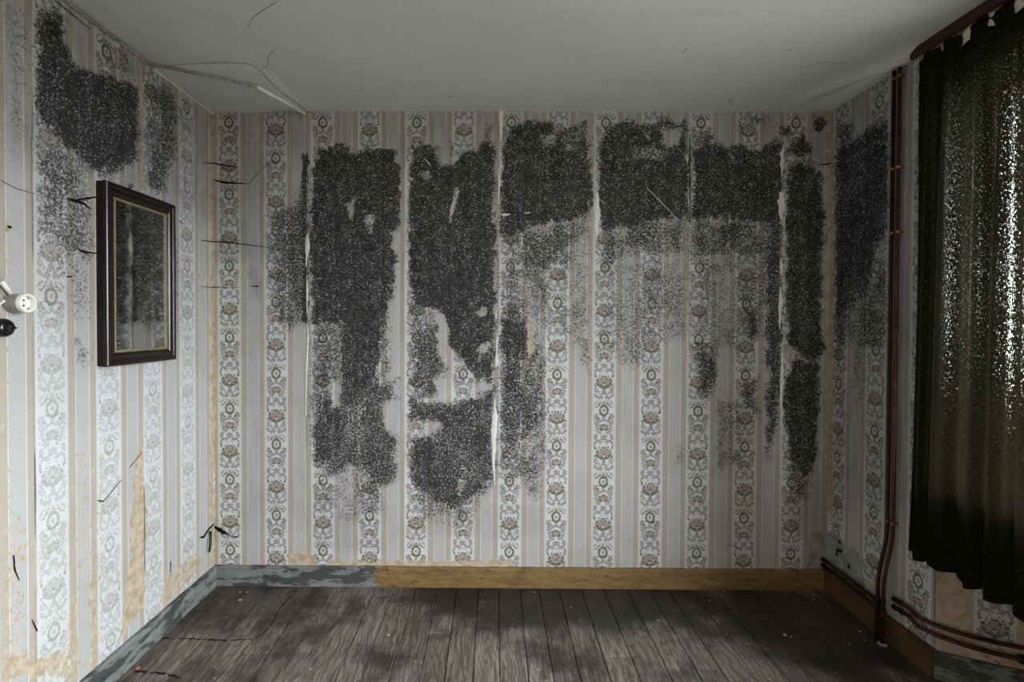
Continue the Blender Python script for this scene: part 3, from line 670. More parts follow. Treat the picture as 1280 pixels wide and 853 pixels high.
# phases of the print on each wall, read off the photograph
u0 = on_plane(287, 422, 1, D)                              # a medallion on the back wall
back_uv = lambda a, z: (a - u0[0] + PER * 20.5, z - u0[2] + VREP * 10)
SEAMS = [XL + .002] + [on_plane(p, 420, 1, D)[0] for p in (384, 504, 623, 743, 862, 979)] + [XR - .001]
hole_r = [(1018, 712), (1014, 690), (1020, 668), (1034, 664), (1046, 672), (1080, 700), (1080, 760), (1018, 720)]
for i, (a, b) in enumerate(zip(SEAMS, SEAMS[1:])):
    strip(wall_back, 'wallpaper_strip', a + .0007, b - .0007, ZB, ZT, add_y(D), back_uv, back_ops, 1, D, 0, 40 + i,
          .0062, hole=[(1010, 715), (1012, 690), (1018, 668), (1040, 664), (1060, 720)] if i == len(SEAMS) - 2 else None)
ul = on_plane(66, 651, 0, XL)
left_uv = lambda a, z: (a - ul[1] + PER * 20.5, z - ul[2] + VREP * 10)
yl = on_plane(177, 200, 0, XL)[1]
L = [yl + .53, yl, yl - .53]; L[0] = D - .002
ys = [D - .002] + [yl - .53 * k for k in range(0, 9)]
for i, (b, a) in enumerate(zip(ys, ys[1:])):
    a = max(a, YR)
    if b <= a: break
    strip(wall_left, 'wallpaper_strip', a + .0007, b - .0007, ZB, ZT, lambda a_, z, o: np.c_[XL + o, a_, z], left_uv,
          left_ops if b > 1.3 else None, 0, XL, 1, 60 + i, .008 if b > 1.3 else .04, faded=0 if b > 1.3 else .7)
ur = on_plane(1092, 641, 0, XR)
right_uv = lambda a, z: (ur[1] - a + PER * 20.5, z - ur[2] + VREP * 10)
yr = ur[1] - PER * .62
for i, (a, b) in enumerate(((yr, D - .002), (RC[1] + .001, yr))):
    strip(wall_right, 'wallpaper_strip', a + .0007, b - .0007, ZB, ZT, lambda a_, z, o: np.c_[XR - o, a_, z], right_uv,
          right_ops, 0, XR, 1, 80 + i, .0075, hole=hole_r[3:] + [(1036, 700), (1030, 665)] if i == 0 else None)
for i in range(3):                                         # beyond the window
    b = WIN['y0'] - .53 * i; strip(wall_right, 'wallpaper_strip', max(b - .529, YR), b - .001, ZB, ZT, lambda a_, z, o: np.c_[XR - o, a_, z], right_uv, None, 0, XR, 1, 90 + i, .05, faded=.5)
# splayed side of the window recess: brown backing bared, a floral piece left
rd = np.array([RE[0] - RC[0], RE[1] - RC[1]]); rl = np.hypot(*rd); rd = rd / rl; rn = np.array([rd[1], -rd[0]])
def on_reveal(px, py):
    d = R3 @ np.array([(px - CX) / FPX, -(py - CY) / FPX, -1.0]); o = np.array([0, 0, EYE])
    nn = np.array([rn[0], rn[1], 0]); t = ((np.array([*RC, 0]) - o) @ nn) / (d @ nn); p = o + d * t
    return float((p[:2] - RC) @ rd), float(p[2])
if rn[0] > 0: rn = -rn
uc = on_reveal(1244, 762)
def reveal_strip():
    o = strip(wall_right, 'wallpaper_strip', .001, rl - .001, ZB, .775,
              lambda a, z, off: np.c_[RC[0] + rd[0] * a + rn[0] * off, RC[1] + rd[1] * a + rn[1] * off, z],
              lambda a, z: (a - uc[0] + PER * 20.5, z - uc[1] + VREP * 10.59), None, 0, XR, 1, 99, .005)
    me = o.data; co = np.empty(len(me.vertices) * 3, np.float32); me.vertices.foreach_get('co', co); co = co.reshape(-1, 3)
    a = (co[:, :2] - np.array(RC)) @ rd
    S = np.zeros((len(co), 4)); al = on_reveal(1214, 740)[0]; ar = on_reveal(1270, 780)[0]; zb = on_reveal(1240, 800)[1]
    wob = (fbm(a * 40, co[:, 2] * 40, 5) - .5) * .05
    pe = np.maximum(sstep(.012, -.004, a - al + wob), sstep(-.004, .012, a - ar + wob))
    pe = np.maximum(pe, sstep(.012, -.012, co[:, 2] - zb + wob) * .9)
    pe = np.where(a < .004, 0, pe)
    S[:, 1] = pe * (.78 + (fbm(a * 60, co[:, 2] * 60, 9) > .66) * -.6)
    me.attributes['stain'].data.foreach_set('color', S.astype(np.float32).ravel())
reveal_strip()

# ------------------------------------------------------------------ torn slivers, tears, scratches (parts of the walls)
def ribbon(name, pts, widths, axis, val, off, mat, parent, lift=0., seed=0):
    """Thin tapering patch lying on a wall: pts in the photograph carried to the wall, widths in metres."""
    r = random.Random(seed); P = [V(on_plane(px, py, axis, val)) for px, py in pts]
    nrm = {1: Vector((0, -1, 0)), 0: Vector((1, 0, 0)) if val < 0 else Vector((-1, 0, 0)), 2: Vector((0, 0, -1)) if val > 1 else Vector((0, 0, 1))}[axis]
    P = smooth_path(P, 4); n = len(P); vs, fs = [], []
    for i, p in enumerate(P):
        t = (P[min(i + 1, n - 1)] - P[max(i - 1, 0)]).normalized(); sd = t.cross(nrm)
        q = i / (n - 1) * (len(widths) - 1); k = min(int(q), len(widths) - 2); wv = widths[k] + (widths[k + 1] - widths[k]) * (q - k)
        wv *= r.uniform(.75, 1.25)
        j = r.uniform(-.15, .15) * wv
        vs += [p + sd * (wv / 2 + j) + nrm * off, p + sd * j + nrm * (off + .0012 + lift * r.uniform(.5, 1)), p - sd * (wv / 2 - j) + nrm * off]
    for i in range(n - 1):
        a = i * 3; fs += [(a, a + 1, a + 4, a + 3), (a + 1, a + 2, a + 5, a + 4)]
    o = mesh_obj(name, vs, fs, mat, parent, smooth=True); return o
B_OFF = .0045
slivers = [([(624, 213), (624, 230), (623, 256)], (.004, .012, .009, .003)), ([(621, 385), (620, 395), (621, 400)], (.003, .009, .003)),
  ([(622, 417), (621, 430), (621, 448), (620, 459)], (.003, .012, .006, .022, .003)), ([(618, 498), (619, 522), (617, 560), (618, 607)], (.004, .014, .036, .03, .014, .003)),
  ([(978, 184), (977, 200), (977, 222)], (.003, .02, .022, .012, .003)), ([(977, 240), (976, 256), (976, 275)], (.012, .038, .034, .012)),
  ([(976, 322), (976, 334), (976, 345)], (.004, .02, .004)), ([(975, 358), (975, 385), (974, 412)], (.004, .026, .018, .006)), ([(977, 440), (976, 500), (976, 560)], (.008, .016, .010, .003)),
  ([(384, 292), (384, 315), (383, 334)], (.004, .026, .012, .004)), ([(384, 345), (384, 372), (384, 392)], (.004, .012, .006, .003)), ([(384, 405), (385, 430), (383, 480), (383, 520)], (.004, .014, .01, .004)),
  ([(859, 193), (858, 198), (859, 206)], (.002, .01, .002)), ([(746, 240), (746, 262), (746, 296)], (.006, .03, .03, .008)), ([(626, 136), (626, 160), (625, 176)], (.02, .022, .016, .006)),
  ([(626, 268), (632, 269), (638, 268)], (.006, .014, .004)), ([(655, 267), (662, 266)], (.004, .008)), ([(808, 235), (824, 251), (846, 274)], (.003, .0035, .002)), ([(530, 198), (535, 203), (539, 208)], (.003, .005, .003))]
for i, (p, wd) in enumerate(slivers): ribbon('paper_sliver', p, wd, 1, D, B_OFF, M['sliver'], wall_back, .003, i)
tears_b = [([(264, 203), (280, 207), (300, 209)], (.003, .009, .006, .002)), ([(266, 225), (285, 229), (312, 230)], (.003, .012, .008, .002)), ([(312, 230), (330, 210), (350, 200)], (.002, .0015)),
  ([(262, 302), (300, 305), (345, 311)], (.006, .005, .004, .001)), ([(262, 358), (280, 360), (300, 359)], (.005, .003, .001)), ([(314, 358), (324, 358)], (.004, .006)),
  ([(1020, 206), (1030, 206), (1040, 204)], (.003, .007, .004)), ([(862, 168), (862, 200), (862, 282)], (.003, .008, .003)), ([(860, 282), (860, 350), (861, 430)], (.0025, .0015)),
  ([(265, 656), (277, 664), (284, 667)], (.012, .026, .012)), ([(284, 667), (292, 671), (299, 671)], (.006, .003, .006)), ([(905, 680), (920, 684), (928, 687)], (.0015, .003, .001)), ([(815, 652), (817, 654)], (.01, .01))]
for i, (p, wd) in enumerate(tears_b): ribbon('tear', p, wd, 1, D, B_OFF, M['slit'], wall_back, .002, 30 + i)
L_OFF = .005
tears_l = [([(84, 249), (92, 251), (104, 255), (112, 262)], (.003, .013, .008, .003)), ([(90, 251), (108, 248), (122, 246)], (.007, .008, .003)), ([(95, 310), (104, 315), (122, 317)], (.003, .008, .003)),
  ([(0, 226), (20, 236), (50, 244), (90, 250)], (.0008, .0016, .0008, .0014)), ([(222, 275), (228, 280)], (.003, .006)), ([(120, 626), (128, 627)], (.003, .006)), ([(128, 627), (150, 600)], (.0015, .0008)), ([(160, 585), (176, 566)], (.0008, .002)),
  ([(15, 694), (17, 712), (22, 726)], (.002, .005, .001)), ([(38, 775), (45, 789)], (.001, .004)), ([(8, 282), (12, 285)], (.006, .01)), ([(82, 346), (88, 346)], (.004, .006)), ([(248, 672), (254, 671), (260, 662), (266, 656)], (.004, .012, .014, .012)),
  ([(212, 702), (212, 716)], (.003, .003)), ([(252, 203), (266, 205)], (.003, .006)), ([(250, 300), (266, 303)], (.003, .006)), ([(248, 358), (266, 360)], (.002, .004)), ([(66, 0), (84, 14), (110, 36)], (.002, .004, .002))]
for i, (p, wd) in enumerate(tears_l): ribbon('tear', p, wd, 0, XL, L_OFF, M['slit'], wall_left, .002, 60 + i)
# curled strip of paper hanging from the tear in the left corner
tube('hanging_shred', smooth_path([on_plane(262, 664, 0, XL + .012), on_plane(262, 678, 0, XL + .02), on_plane(261, 690, 0, XL + .02)], 5), .0035, M['slit'], wall_left, 6)
tube('hanging_shred', smooth_path([on_plane(264, 664, 0, XL + .008), on_plane(264, 678, 0, XL + .012), on_plane(262, 691, 0, XL + .014)], 5), .003, M['slit'], wall_left, 6)
# cracks in the ceiling paint
for i, (p, wd) in enumerate([([(346, 0), (330, 10), (314, 22), (310, 34)], (.0015, .002, .0012)), ([(196, 80), (240, 76), (300, 75), (322, 82), (345, 106), (382, 134)], (.005, .006, .008, .006, .008, .005)), ([(346, 58), (337, 66), (334, 80), (328, 84)], (.0012, .002, .001)),
      ([(858, 58), (856, 62), (853, 64)], (.004, .002)), ([(985, 62), (989, 60)], (.002, .004)), ([(1000, 82), (1030, 76), (1060, 78)], (.001, .0015, .001)), ([(560, 120), (566, 118)], (.002, .003)), ([(910, 128), (912, 122), (917, 130)], (.0015, .002))]):
    ribbon('crack', p, wd, 2, H, .0135 if i == 1 else .007, M['conduit_old'] if i == 1 else M['slit'], ceiling, 0, 90 + i)

# ------------------------------------------------------------------ baseboards
def board(parent, name, p0, p1, n, z1, th, mat, top_r=.006, seed=0):
    """A skirting board between two floor points, worn top edge; n = direction into the room."""
    p0, p1, n = np.array(p0), np.array(p1), np.array(n); L = np.hypot(*(p1 - p0)); m = max(2, int(L / .04)); r = random.Random(seed)
    vs, fs = [], []
    for i in range(m + 1):
        p = p0 + (p1 - p0) * i / m; j = r.uniform(-.0012, .0012); k = r.uniform(-.0015, .0015)
        for (o, z) in ((0, .001), (th + j, .001), (th + j, z1 - top_r + k), (th - top_r * .4, z1 - top_r * .3 + k), (th - top_r * 1.2, z1 + k), (0, z1 + k)):
            q = p + n * o; vs.append((q[0], q[1], z))
    for i in range(m):
        for k in range(6):
            a, b = i * 6 + k, i * 6 + (k + 1) % 6; fs.append((a, b, b + 6, a + 6))
    fs += [tuple(range(6))[::-1], tuple(range(m * 6, m * 6 + 6))]
    return mesh_obj(name, vs, fs, mat, parent)
def structure_empty(name):
    o = bpy.data.objects.new(name, None); COL.objects.link(o); return structure(o)
TH = .022
bb_back = structure_empty('baseboard_back')
xs_ = [XL + TH, on_plane(474, 720, 1, D)[0], on_plane(874, 720, 1, D)[0], XR - TH]
board(bb_back, 'board', (xs_[0], D), (xs_[1], D), (0, -1), .112, TH, M['bb_grey'], seed=1)
board(bb_back, 'board', (xs_[1] + .001, D), (xs_[2], D), (0, -1), .112, TH, M['bb_ochre'], seed=2)
board(bb_back, 'board', (xs_[2] + .002, D), (xs_[3], D), (0, -1), .112, TH, M['bb_ochre'], seed=3)
# ragged tongues where the grey paint ends
for i, (y0, y1, L_) in enumerate(((.085, .104, .035), (.055, .078, .05), (.02, .05, .015))):
    mesh_obj('paint_edge', [(xs_[1] + .003, D - TH - .0022, y0), (xs_[1] + .003, D - TH - .0022, y1), (xs_[1] - L_, D - TH - .0022, y1 - .006), (xs_[1] - L_ * .8, D - TH - .0022, y0 + .004)], [(0, 1, 2, 3)], M['bb_ochre'], bb_back)
bb_left = structure_empty('baseboard_left')
board(bb_left, 'board', (XL, D), (XL, .9), (1, 0), .112, TH, M['bb_grey'], seed=4)
board(bb_left, 'board', (XL, .899), (XL, YR), (1, 0), .112, TH, M['bb_grey'], seed=5)
bb_right = structure_empty('baseboard_right')
ym = on_plane(1098, 760, 0, XR)[1]
board(bb_right, 'board', (XR, D), (XR, ym), (-1, 0), .118, TH, M['bb_brown'], seed=6)
board(bb_right, 'board', (XR, ym - .002), (XR, RC[1] - .012), (-1, 0), .118, TH, M['bb_brown'], seed=7)
board(bb_right, 'board', (RC[0] + rd[0] * -.006, RC[1] + rd[1] * -.006), RE, tuple(rn), .112, TH, M['bb_grey'], seed=8)
board(bb_right, 'board', (XR, WIN['y0']), (XR, YR), (-1, 0), .112, TH, M['bb_brown'], seed=9)
# crumbled plaster where the paper has come away above the right corner
for i in range(9):
    p = on_plane(rng.uniform(1044, 1066), rng.uniform(678, 722), 0, XR); s = rng.uniform(.008, .02)
    v, f = [], []
    for k in range(6):
        a = k * math.pi / 3 + rng.uniform(-.3, .3); v.append((p[0] - .002, p[1] + math.cos(a) * s * rng.uniform(.6, 1.2), p[2] + math.sin(a) * s * rng.uniform(.6, 1.2)))
    v.append((p[0] - .007, p[1], p[2])); f = [(k, (k + 1) % 6, 6) for k in range(6)]
    mesh_obj('plaster_flake', v, f, M['slit'] if i % 3 else M['plaster'], wall_right)

# ------------------------------------------------------------------ windows
def window(name, origin, ux, W_, Hh, mat, n_case=3):
    """Casement window: frame, posts, glazing bars, panes; origin lower corner, ux along the wall."""
    root = structure_empty(name); o = V(origin); ux = V(ux); uy = Vector((0, 0, 1)); n = ux.cross(uy)
    def bar(nm, a0, a1, b0, b1, d0, d1, par, m=M['white_wood']):
        v = [o + ux * a + uy * b + n * d for d in (d0, d1) for (a, b) in ((a0, b0), (a1, b0), (a1, b1), (a0, b1))]
        return mesh_obj(nm, v, [(0, 3, 2, 1), (4, 5, 6, 7), (0, 1, 5, 4), (1, 2, 6, 5), (2, 3, 7, 6), (3, 0, 4, 7)], m, par)
    fr = .05
    bar('frame_rail', 0, W_, 0, fr, -.04, .04, root); bar('frame_rail', 0, W_, Hh - fr, Hh, -.04, .04, root)
    for k in range(n_case + 1):
        x = k * (W_ - fr) / n_case; bar('frame_post', x, x + fr, fr, Hh - fr, -.04, .04, root)
    for k in range(n_case):
        x0 = k * (W_ - fr) / n_case + fr; x1 = (k + 1) * (W_ - fr) / n_case
        for b in (.42, .76): bar('glazing_bar', x0, x1, b * Hh - .011, b * Hh + .011, -.018, .018, root)
        zs = [fr, .42 * Hh, .76 * Hh, Hh - fr]
        for q in range(3): bar('pane', x0 + .001, x1 - .001, zs[q] + .0115, zs[q + 1] - .0115, -.002, .002, root, M['glass'])
    return root
window('window_1', (WIN['x'] + .05, WIN['y0'], WIN['z0']), (0, 1, 0), WIN['y1'] - WIN['y0'], WIN['z1'] - WIN['z0'], None)
structure(box('trim_1', XR - .01, XR + .45, WIN['y0'], RC[1] - .002, .782, .82, M['white_wood'], None, .004))

# ------------------------------------------------------------------ mirror
MX = -1.516; MY0 = 1.951; MY1 = on_plane(221, 400, 0, MX)[1]
MZ0 = on_plane(127, 460, 0, MX)[2]; MZ1 = on_plane(126, 222, 0, MX)[2]
mir = thing('wall_mirror', 'tall mirror in dark mahogany frame hanging on the left wall', 'mirror', (XL, (MY0 + MY1) / 2, MZ0))
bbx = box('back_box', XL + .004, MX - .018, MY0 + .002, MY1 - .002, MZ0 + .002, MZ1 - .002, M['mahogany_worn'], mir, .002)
FW = .052
def frame_side(y0, y1, z0, z1, along):
    """A moulded, mitred frame member: stepped profile swept between two mitres."""
    prof = [(0, MX - .018), (0, MX - .004), (.005, MX), (.016, MX - .001), (.020, MX - .006), (.030, MX - .008), (.040, MX - .004), (.046, MX - .009), (FW, MX - .012), (FW, MX - .018)]
    return prof
def frame_member(which):
    prof = frame_side(0, 0, 0, 0, 0); vs = []
    for end in (0, 1):
        for (d, x) in prof:
            if which in ('top', 'bottom'):
                z = MZ1 - d if which == 'top' else MZ0 + d; y = MY0 + d if end == 0 else MY1 - d
            else:
                y = MY0 + d if which == 'near' else MY1 - d; z = MZ0 + d if end == 0 else MZ1 - d
            vs.append((x, y, z))
    n = len(prof); fs = [(i, (i + 1) % n, n + (i + 1) % n, n + i) for i in range(n)] + [tuple(range(n))[::-1], tuple(range(n, 2 * n))]
    o = mesh_obj({'top': 'frame_rail', 'bottom': 'frame_rail', 'near': 'frame_stile', 'far': 'frame_stile'}[which], vs, fs, M['mahogany'], mir)
    b = o.modifiers.new('bevel', 'BEVEL'); b.width = .0012; b.segments = 2; b.limit_method = 'ANGLE'
    return o
for k in ('top', 'bottom', 'near', 'far'): frame_member(k)
gi, gw = FW + .0005, .010
gx0, gx1 = MX - .019, MX - .012
for (nm, y0, y1, z0, z1) in (('s', MY0 + gi, MY0 + gi + gw, MZ0 + gi, MZ1 - gi), ('s', MY1 - gi - gw, MY1 - gi, MZ0 + gi, MZ1 - gi),
                             ('s', MY0 + gi + gw, MY1 - gi - gw, MZ0 + gi, MZ0 + gi + gw), ('s', MY0 + gi + gw, MY1 - gi - gw, MZ1 - gi - gw, MZ1 - gi)):
    box('gilt_slip', gx0, gx1, y0, y1, z0, z1, M['gilt'], mir, .002)['label'] = 'thin gilt inner slip'
box('mirror_glass', gx0 + .0003, gx0 + .0028, MY0 + gi + gw, MY1 - gi - gw, MZ0 + gi + gw, MZ1 - gi - gw, M['mirror'], mir)['label'] = 'clouded mirror glass'
hy = on_plane(164, 231, 0, XL + .02)[1]
hk = tube('hanger', smooth_path([(XL + .010, hy, MZ1 - .01), (XL + .014, hy, MZ1 + .012), (XL + .020, hy - .008, MZ1 + .022), (XL + .024, hy, MZ1 + .03), (XL + .020, hy + .008, MZ1 + .022), (XL + .016, hy, MZ1 + .012)], 5), .0022, M['iron'], bbx, 8)

# ------------------------------------------------------------------ socket, switch, conduit on the left wall
sp = on_plane(12, 379, 0, XL); sr = .0315; SL = .062
sock = thing('wall_socket', 'round white porcelain surface socket on a grey body, left wall', 'socket', (XL, sp[1], sp[2]))
lathe('body', [(.002, sr * .93), (.008, sr * .98), (SL - .016, sr * .96), (SL - .014, sr * .90)], (XL, sp[1], sp[2]), (1, 0, 0), M['porcelain_grey'], sock)
lathe('face_ring', [(SL - .016, sr * .9), (SL - .014, sr), (SL - .003, sr), (SL, sr * .95), (SL, sr * .74), (SL - .004, sr * .70), (SL - .015, sr * .69)], (XL, sp[1], sp[2]), (1, 0, 0), M['porcelain'], sock)
well = lathe('socket_well', [(SL - .016, sr * .69), (SL - .0135, sr * .66), (SL - .013, .002)], (XL, sp[1], sp[2]), (1, 0, 0), M['porcelain'], sock)
for dz in (.0085, -.0085): lathe('pin_hole', [(SL - .0138, .0032), (SL - .0122, .0032)], (XL, sp[1] - .004, sp[2] + dz), (1, 0, 0), M['hole'], well, 12)
for dy, dz in ((.012, .016), (.012, -.016), (-.016, 0)): lathe('screw', [(SL - .0138, .0022), (SL - .0120, .0022)], (XL, sp[1] + dy, sp[2] + dz), (1, 0, 0), M['iron'], well, 10)
bp_ = on_plane(-6, 410, 0, XL)
sw = thing('rotary_switch', 'round black bakelite switch on the left wall below the socket', 'switch', (XL, bp_[1], bp_[2]))
lathe('base', [(.002, .029), (.006, .030), (.030, .029), (.038, .026), (.043, .020), (.044, .012)], (XL, bp_[1], bp_[2]), (1, 0, 0), M['bakelite'], sw)
knob = lathe('knob', [(.043, .012), (.046, .012), (.056, .009), (.058, .006)], (XL, bp_[1], bp_[2]), (1, 0, 0), M['bakelite'], sw, 20)
box('lever', XL + .056, XL + .062, bp_[1] - .009, bp_[1] + .009, bp_[2] - .0025, bp_[2] + .0025, M['bakelite'], knob, .001)
jb = on_plane(-14, 370, 0, XL)
jbx = thing('junction_box', 'small round grey junction box at the conduit ends beside the socket', 'electrical box', (XL, jb[1], jb[2]))
lathe('body', [(.002, .026), (.004, .027), (.022, .026), (.027, .02)], (XL, jb[1], jb[2]), (1, 0, 0), M['conduit_old'], jbx)
lathe('cap_screw', [(.026, .004), (.029, .003)], (XL, jb[1], jb[2]), (1, 0, 0), M['iron'], jbx, 10)
def wall_pt(px, py, off): p = on_plane(px, py, 0, XL + off); return p
ct = thing('conduit_tube', 'white painted conduit slanting down to the porcelain socket', 'conduit', tuple(wall_pt(-20, 322, .0)))
tube('tube', round_path([wall_pt(-60, 270, .014), wall_pt(-4, 345, .014), wall_pt(14, 368, .014)], .02), .0075, M['conduit'], ct)
lathe('sleeve', [(0, .0095), (.018, .0095)], wall_pt(1, 351, .014), V(wall_pt(-4, 345, .014)) - V(wall_pt(1, 351, .014)), M['conduit_old'], ct, 14)
ct2 = thing('cable', 'thin white cable running level into the base of the porcelain socket', 'cable', tuple(wall_pt(-12, 382, 0)))
tube('sheath', smooth_path([wall_pt(-20, 380, .01), wall_pt(-6, 382, .012), wall_pt(4, 377, .012), wall_pt(12, 377, .010)], 6), .0045, M['conduit'], ct2)

# ------------------------------------------------------------------ conduit under the ceiling in the left corner
cr = .0085; zc = H - .012 - cr
c0, c1, c2 = on_plane(188, 80, 2, zc), on_plane(318, 107, 2, zc), on_plane(383, 143, 2, zc)
c2 = np.array([c2[0], min(c2[1], D - .012), zc])
cc = thing('ceiling_conduit', 'thin painted electrical conduit crossing the ceiling corner with a bent joint', 'conduit', tuple(c0))
tube('tube', [c0, c1], cr * .85, M['conduit_old'], cc)
tube('tube', [c1, c2], cr, M['conduit'], cc)['label'] = 'white painted end length'
d1 = (V(c1) - V(c0)).normalized(); lathe('coupling', [(-.028, cr * 1.25), (.012, cr * 1.25)], c1, d1, M['conduit_old'], cc, 14)
for t_ in (.08, .38, .7):
    p = V(c0) + (V(c1) - V(c0)) * t_; lathe('clip', [(-.004, cr * 1.0), (.004, cr * 1.0)], p, d1, M['conduit_old'], cc, 12)
p = V(c2); lump = lathe('plaster_plug', [(-.002, .012), (.006, .018), (.022, .014), (.034, .006)], p + Vector((.012, .004, .008)), (.2, .2, -1), M['plaster'], cc, 9)
# moulding along the top of the left wall, cable tucked over it
mo = structure_empty('trim_2')
a_, b_ = on_plane(190, 78, 0, XL)[1], D - .003
box('strip', XL + .003, XL + .012, YR, a_, H - .020, H - .009, M['conduit_old'], mo, .002)
box('strip', XL + .003, XL + .007, a_, b_, H - .026, H - .016, M['sliver'], mo, .001)

# ------------------------------------------------------------------ copper pipes on the right wall
PX = XR - .026; PR = .0088
def rw(px, py, x=PX): return on_plane(px, py, 0, x)
ya, yb = rw(1114.5, 300)[1], rw(1121.5, 300)[1]
zk0, zk1 = rw(1109, 672)[2], rw(1100, 722, PX - .03)[2]
def riser(y, label, dz, mat):
    t = thing('copper_pipe', label, 'pipe', (PX, y, 0.))
    tube('tube', round_path([(PX, y, H - .01), (PX, y, zk0 + dz), (PX - .034, y + .006, zk1 + dz), (PX - .034, y + .006, .002)], .06, 7), PR, mat, t, 14)
    return t
r1 = riser(ya, 'dirty copper riser pipe beside the mouldy wallpaper, with bent foot', .0, M['copper_dark'])
r2 = riser(yb, 'brighter copper riser pipe on the window side of the pair', .0, M['copper'])
for t, y in ((r1, ya), (r2, yb)):
    for py in (99, 211, 291, 656):
        z = rw(1118, py)[2]; cl_ = lathe('clip', [(-.006, PR * 1.28), (.006, PR * 1.28)], (PX, y, z), (0, 0, 1), M['brass'], t, 14)
        box('clip_screw', PX + .004, XR - .003, y - .004, y + .004, z - .004, z + .004, M['brass'], cl_)
    for z in (.05, .10, .165, .205):
        lathe('collar', [(-.007, PR * 1.3), (.007, PR * 1.3)], (PX - .034, y + .006, z), (0, 0, 1), M['copper_dark'], t, 14)
fl = thing('floor_collar', 'pale metal collar where the riser pipe enters the floor', 'pipe collar', (PX - .034, yb + .006, 0))
lathe('ring', [(.0025, .019), (.006, .019), (.010, .012)], (PX - .034, yb + .006, 0), (0, 0, 1), M['plaster'], fl, 20)
PB = XR - TH - .004
# back pair, from the corner to the risers
hz = [(.166, 'upper dark copper pipe along the skirting between corner and risers', M['copper_dark']), (.134, 'lower dark copper pipe along the skirting between corner and risers', M['copper_dark'])]
for k, (z, lb, m_) in enumerate(hz):
    t = thing('copper_pipe', lb, 'pipe', (PX, 2.6, z))
    tube('tube', [(PX + .002, D - .012, z + .006), (PX + .002, 2.6, z + .003), (PX + .001, 2.44, z), (PX, ya + .016, z - .004)], PR, m_, t, 12)
    lathe('coupling', [(-.014, PR * 1.3), (.014, PR * 1.3)], (PX + .001, 2.50 - .03 * k, z + .001), (0, 1, 0), M['copper_dark'], t, 14)
    lathe('wall_end', [(-.012, PR * 1.35), (.012, PR * 1.35)], (PX + .002, D - .022, z + .006), (0, 1, 0), M['iron'], t, 14)
# front pair, round the corner into the window recess
def front_pipe(z0, dz, lb, off, valve):
    t = thing('copper_pipe', lb, 'pipe', (PX, 2.2, z0))
    oc = .028 + off
    q = lambda s, z: (RC[0] + rd[0] * s + rn[0] * oc, RC[1] + rd[1] * s + rn[1] * oc, z)
    pts = [(PX + .002 - off, yb - .012, z0), (PX - off, 2.19, z0 + .004), (XR - oc, 2.125, z0 + dz * .2), q(.05, z0 + dz * .45), q(.17, z0 + dz), q(.27, z0 + dz * 1.0)]
    tube('tube', smooth_path(pts, 8), PR, M['copper'], t, 14)
    lathe('coupling', [(-.012, PR * 1.3), (.012, PR * 1.3)], (PX + .001 - off, 2.235, z0 + .002), (0, 1, 0), M['iron'], t, 14)
    lathe('coupling', [(-.010, PR * 1.25), (.010, PR * 1.25)], (PX + .001 - off, yb - .02, z0), (0, 1, 0), M['iron'], t, 14)
    if valve:
        e = q(.262, z0 + dz); lathe('valve', [(-.016, .015), (-.006, .018), (.016, .018), (.022, .012)], e, (rd[0], rd[1], 0), M['iron'], t, 16)
    return t
front_pipe(.225, -.014, 'upper copper pipe bending from the risers into the window recess', .0, False)
front_pipe(.188, -.022, 'lower copper pipe bending into the window recess, ending in a valve', .0, True)

# ------------------------------------------------------------------ pelmet, rail, curtain
PFX = 1.766; PY1 = on_plane(1137, 66, 0, PFX)[1]; PZ0 = on_plane(1138, 75, 0, PFX)[2]
pel = thing('pelmet', 'dark brown varnished pelmet board under the ceiling above the curtain', 'pelmet', (PFX, PY1, PZ0))
box('fascia', PFX, PFX + .016, WIN['y0'] - .06, PY1, PZ0, H - .004, M['pelmet'], pel, .002)
box('bracket', PFX + .016, XR - .002, PY1 - .05, PY1 - .035, PZ0 + .012, H - .008, M['rawwood'], pel)['label'] = 'raw orange wood bracket'
box('wall_batten', XR - .016, XR - .002, WIN['y0'] - .06, PY1 - .052, PZ0 + .0, PZ0 + .035, M['rawwood'], pel)
rail = thing('curtain_rail', 'thin metal curtain rail hidden behind the pelmet board', 'curtain rail', (PFX + .045, PY1 - .06, PZ0 + .02))
RY1 = PY1 - .055
tube('rod', [(PFX + .045, RY1, PZ0 + .028), (PFX + .045, WIN['y0'], PZ0 + .028)], .006, M['iron'], rail, 10)
for y in (RY1 - .01, 1.2, .14): box('rail_hook', PFX + .042, PFX + .048, y - .004, y + .004, PZ0 + .033, H - .012, M['iron'], rail)
CUR_Y0, CUR_Y1 = 1.22, on_plane(1146, 300, 0, 1.80)[1]
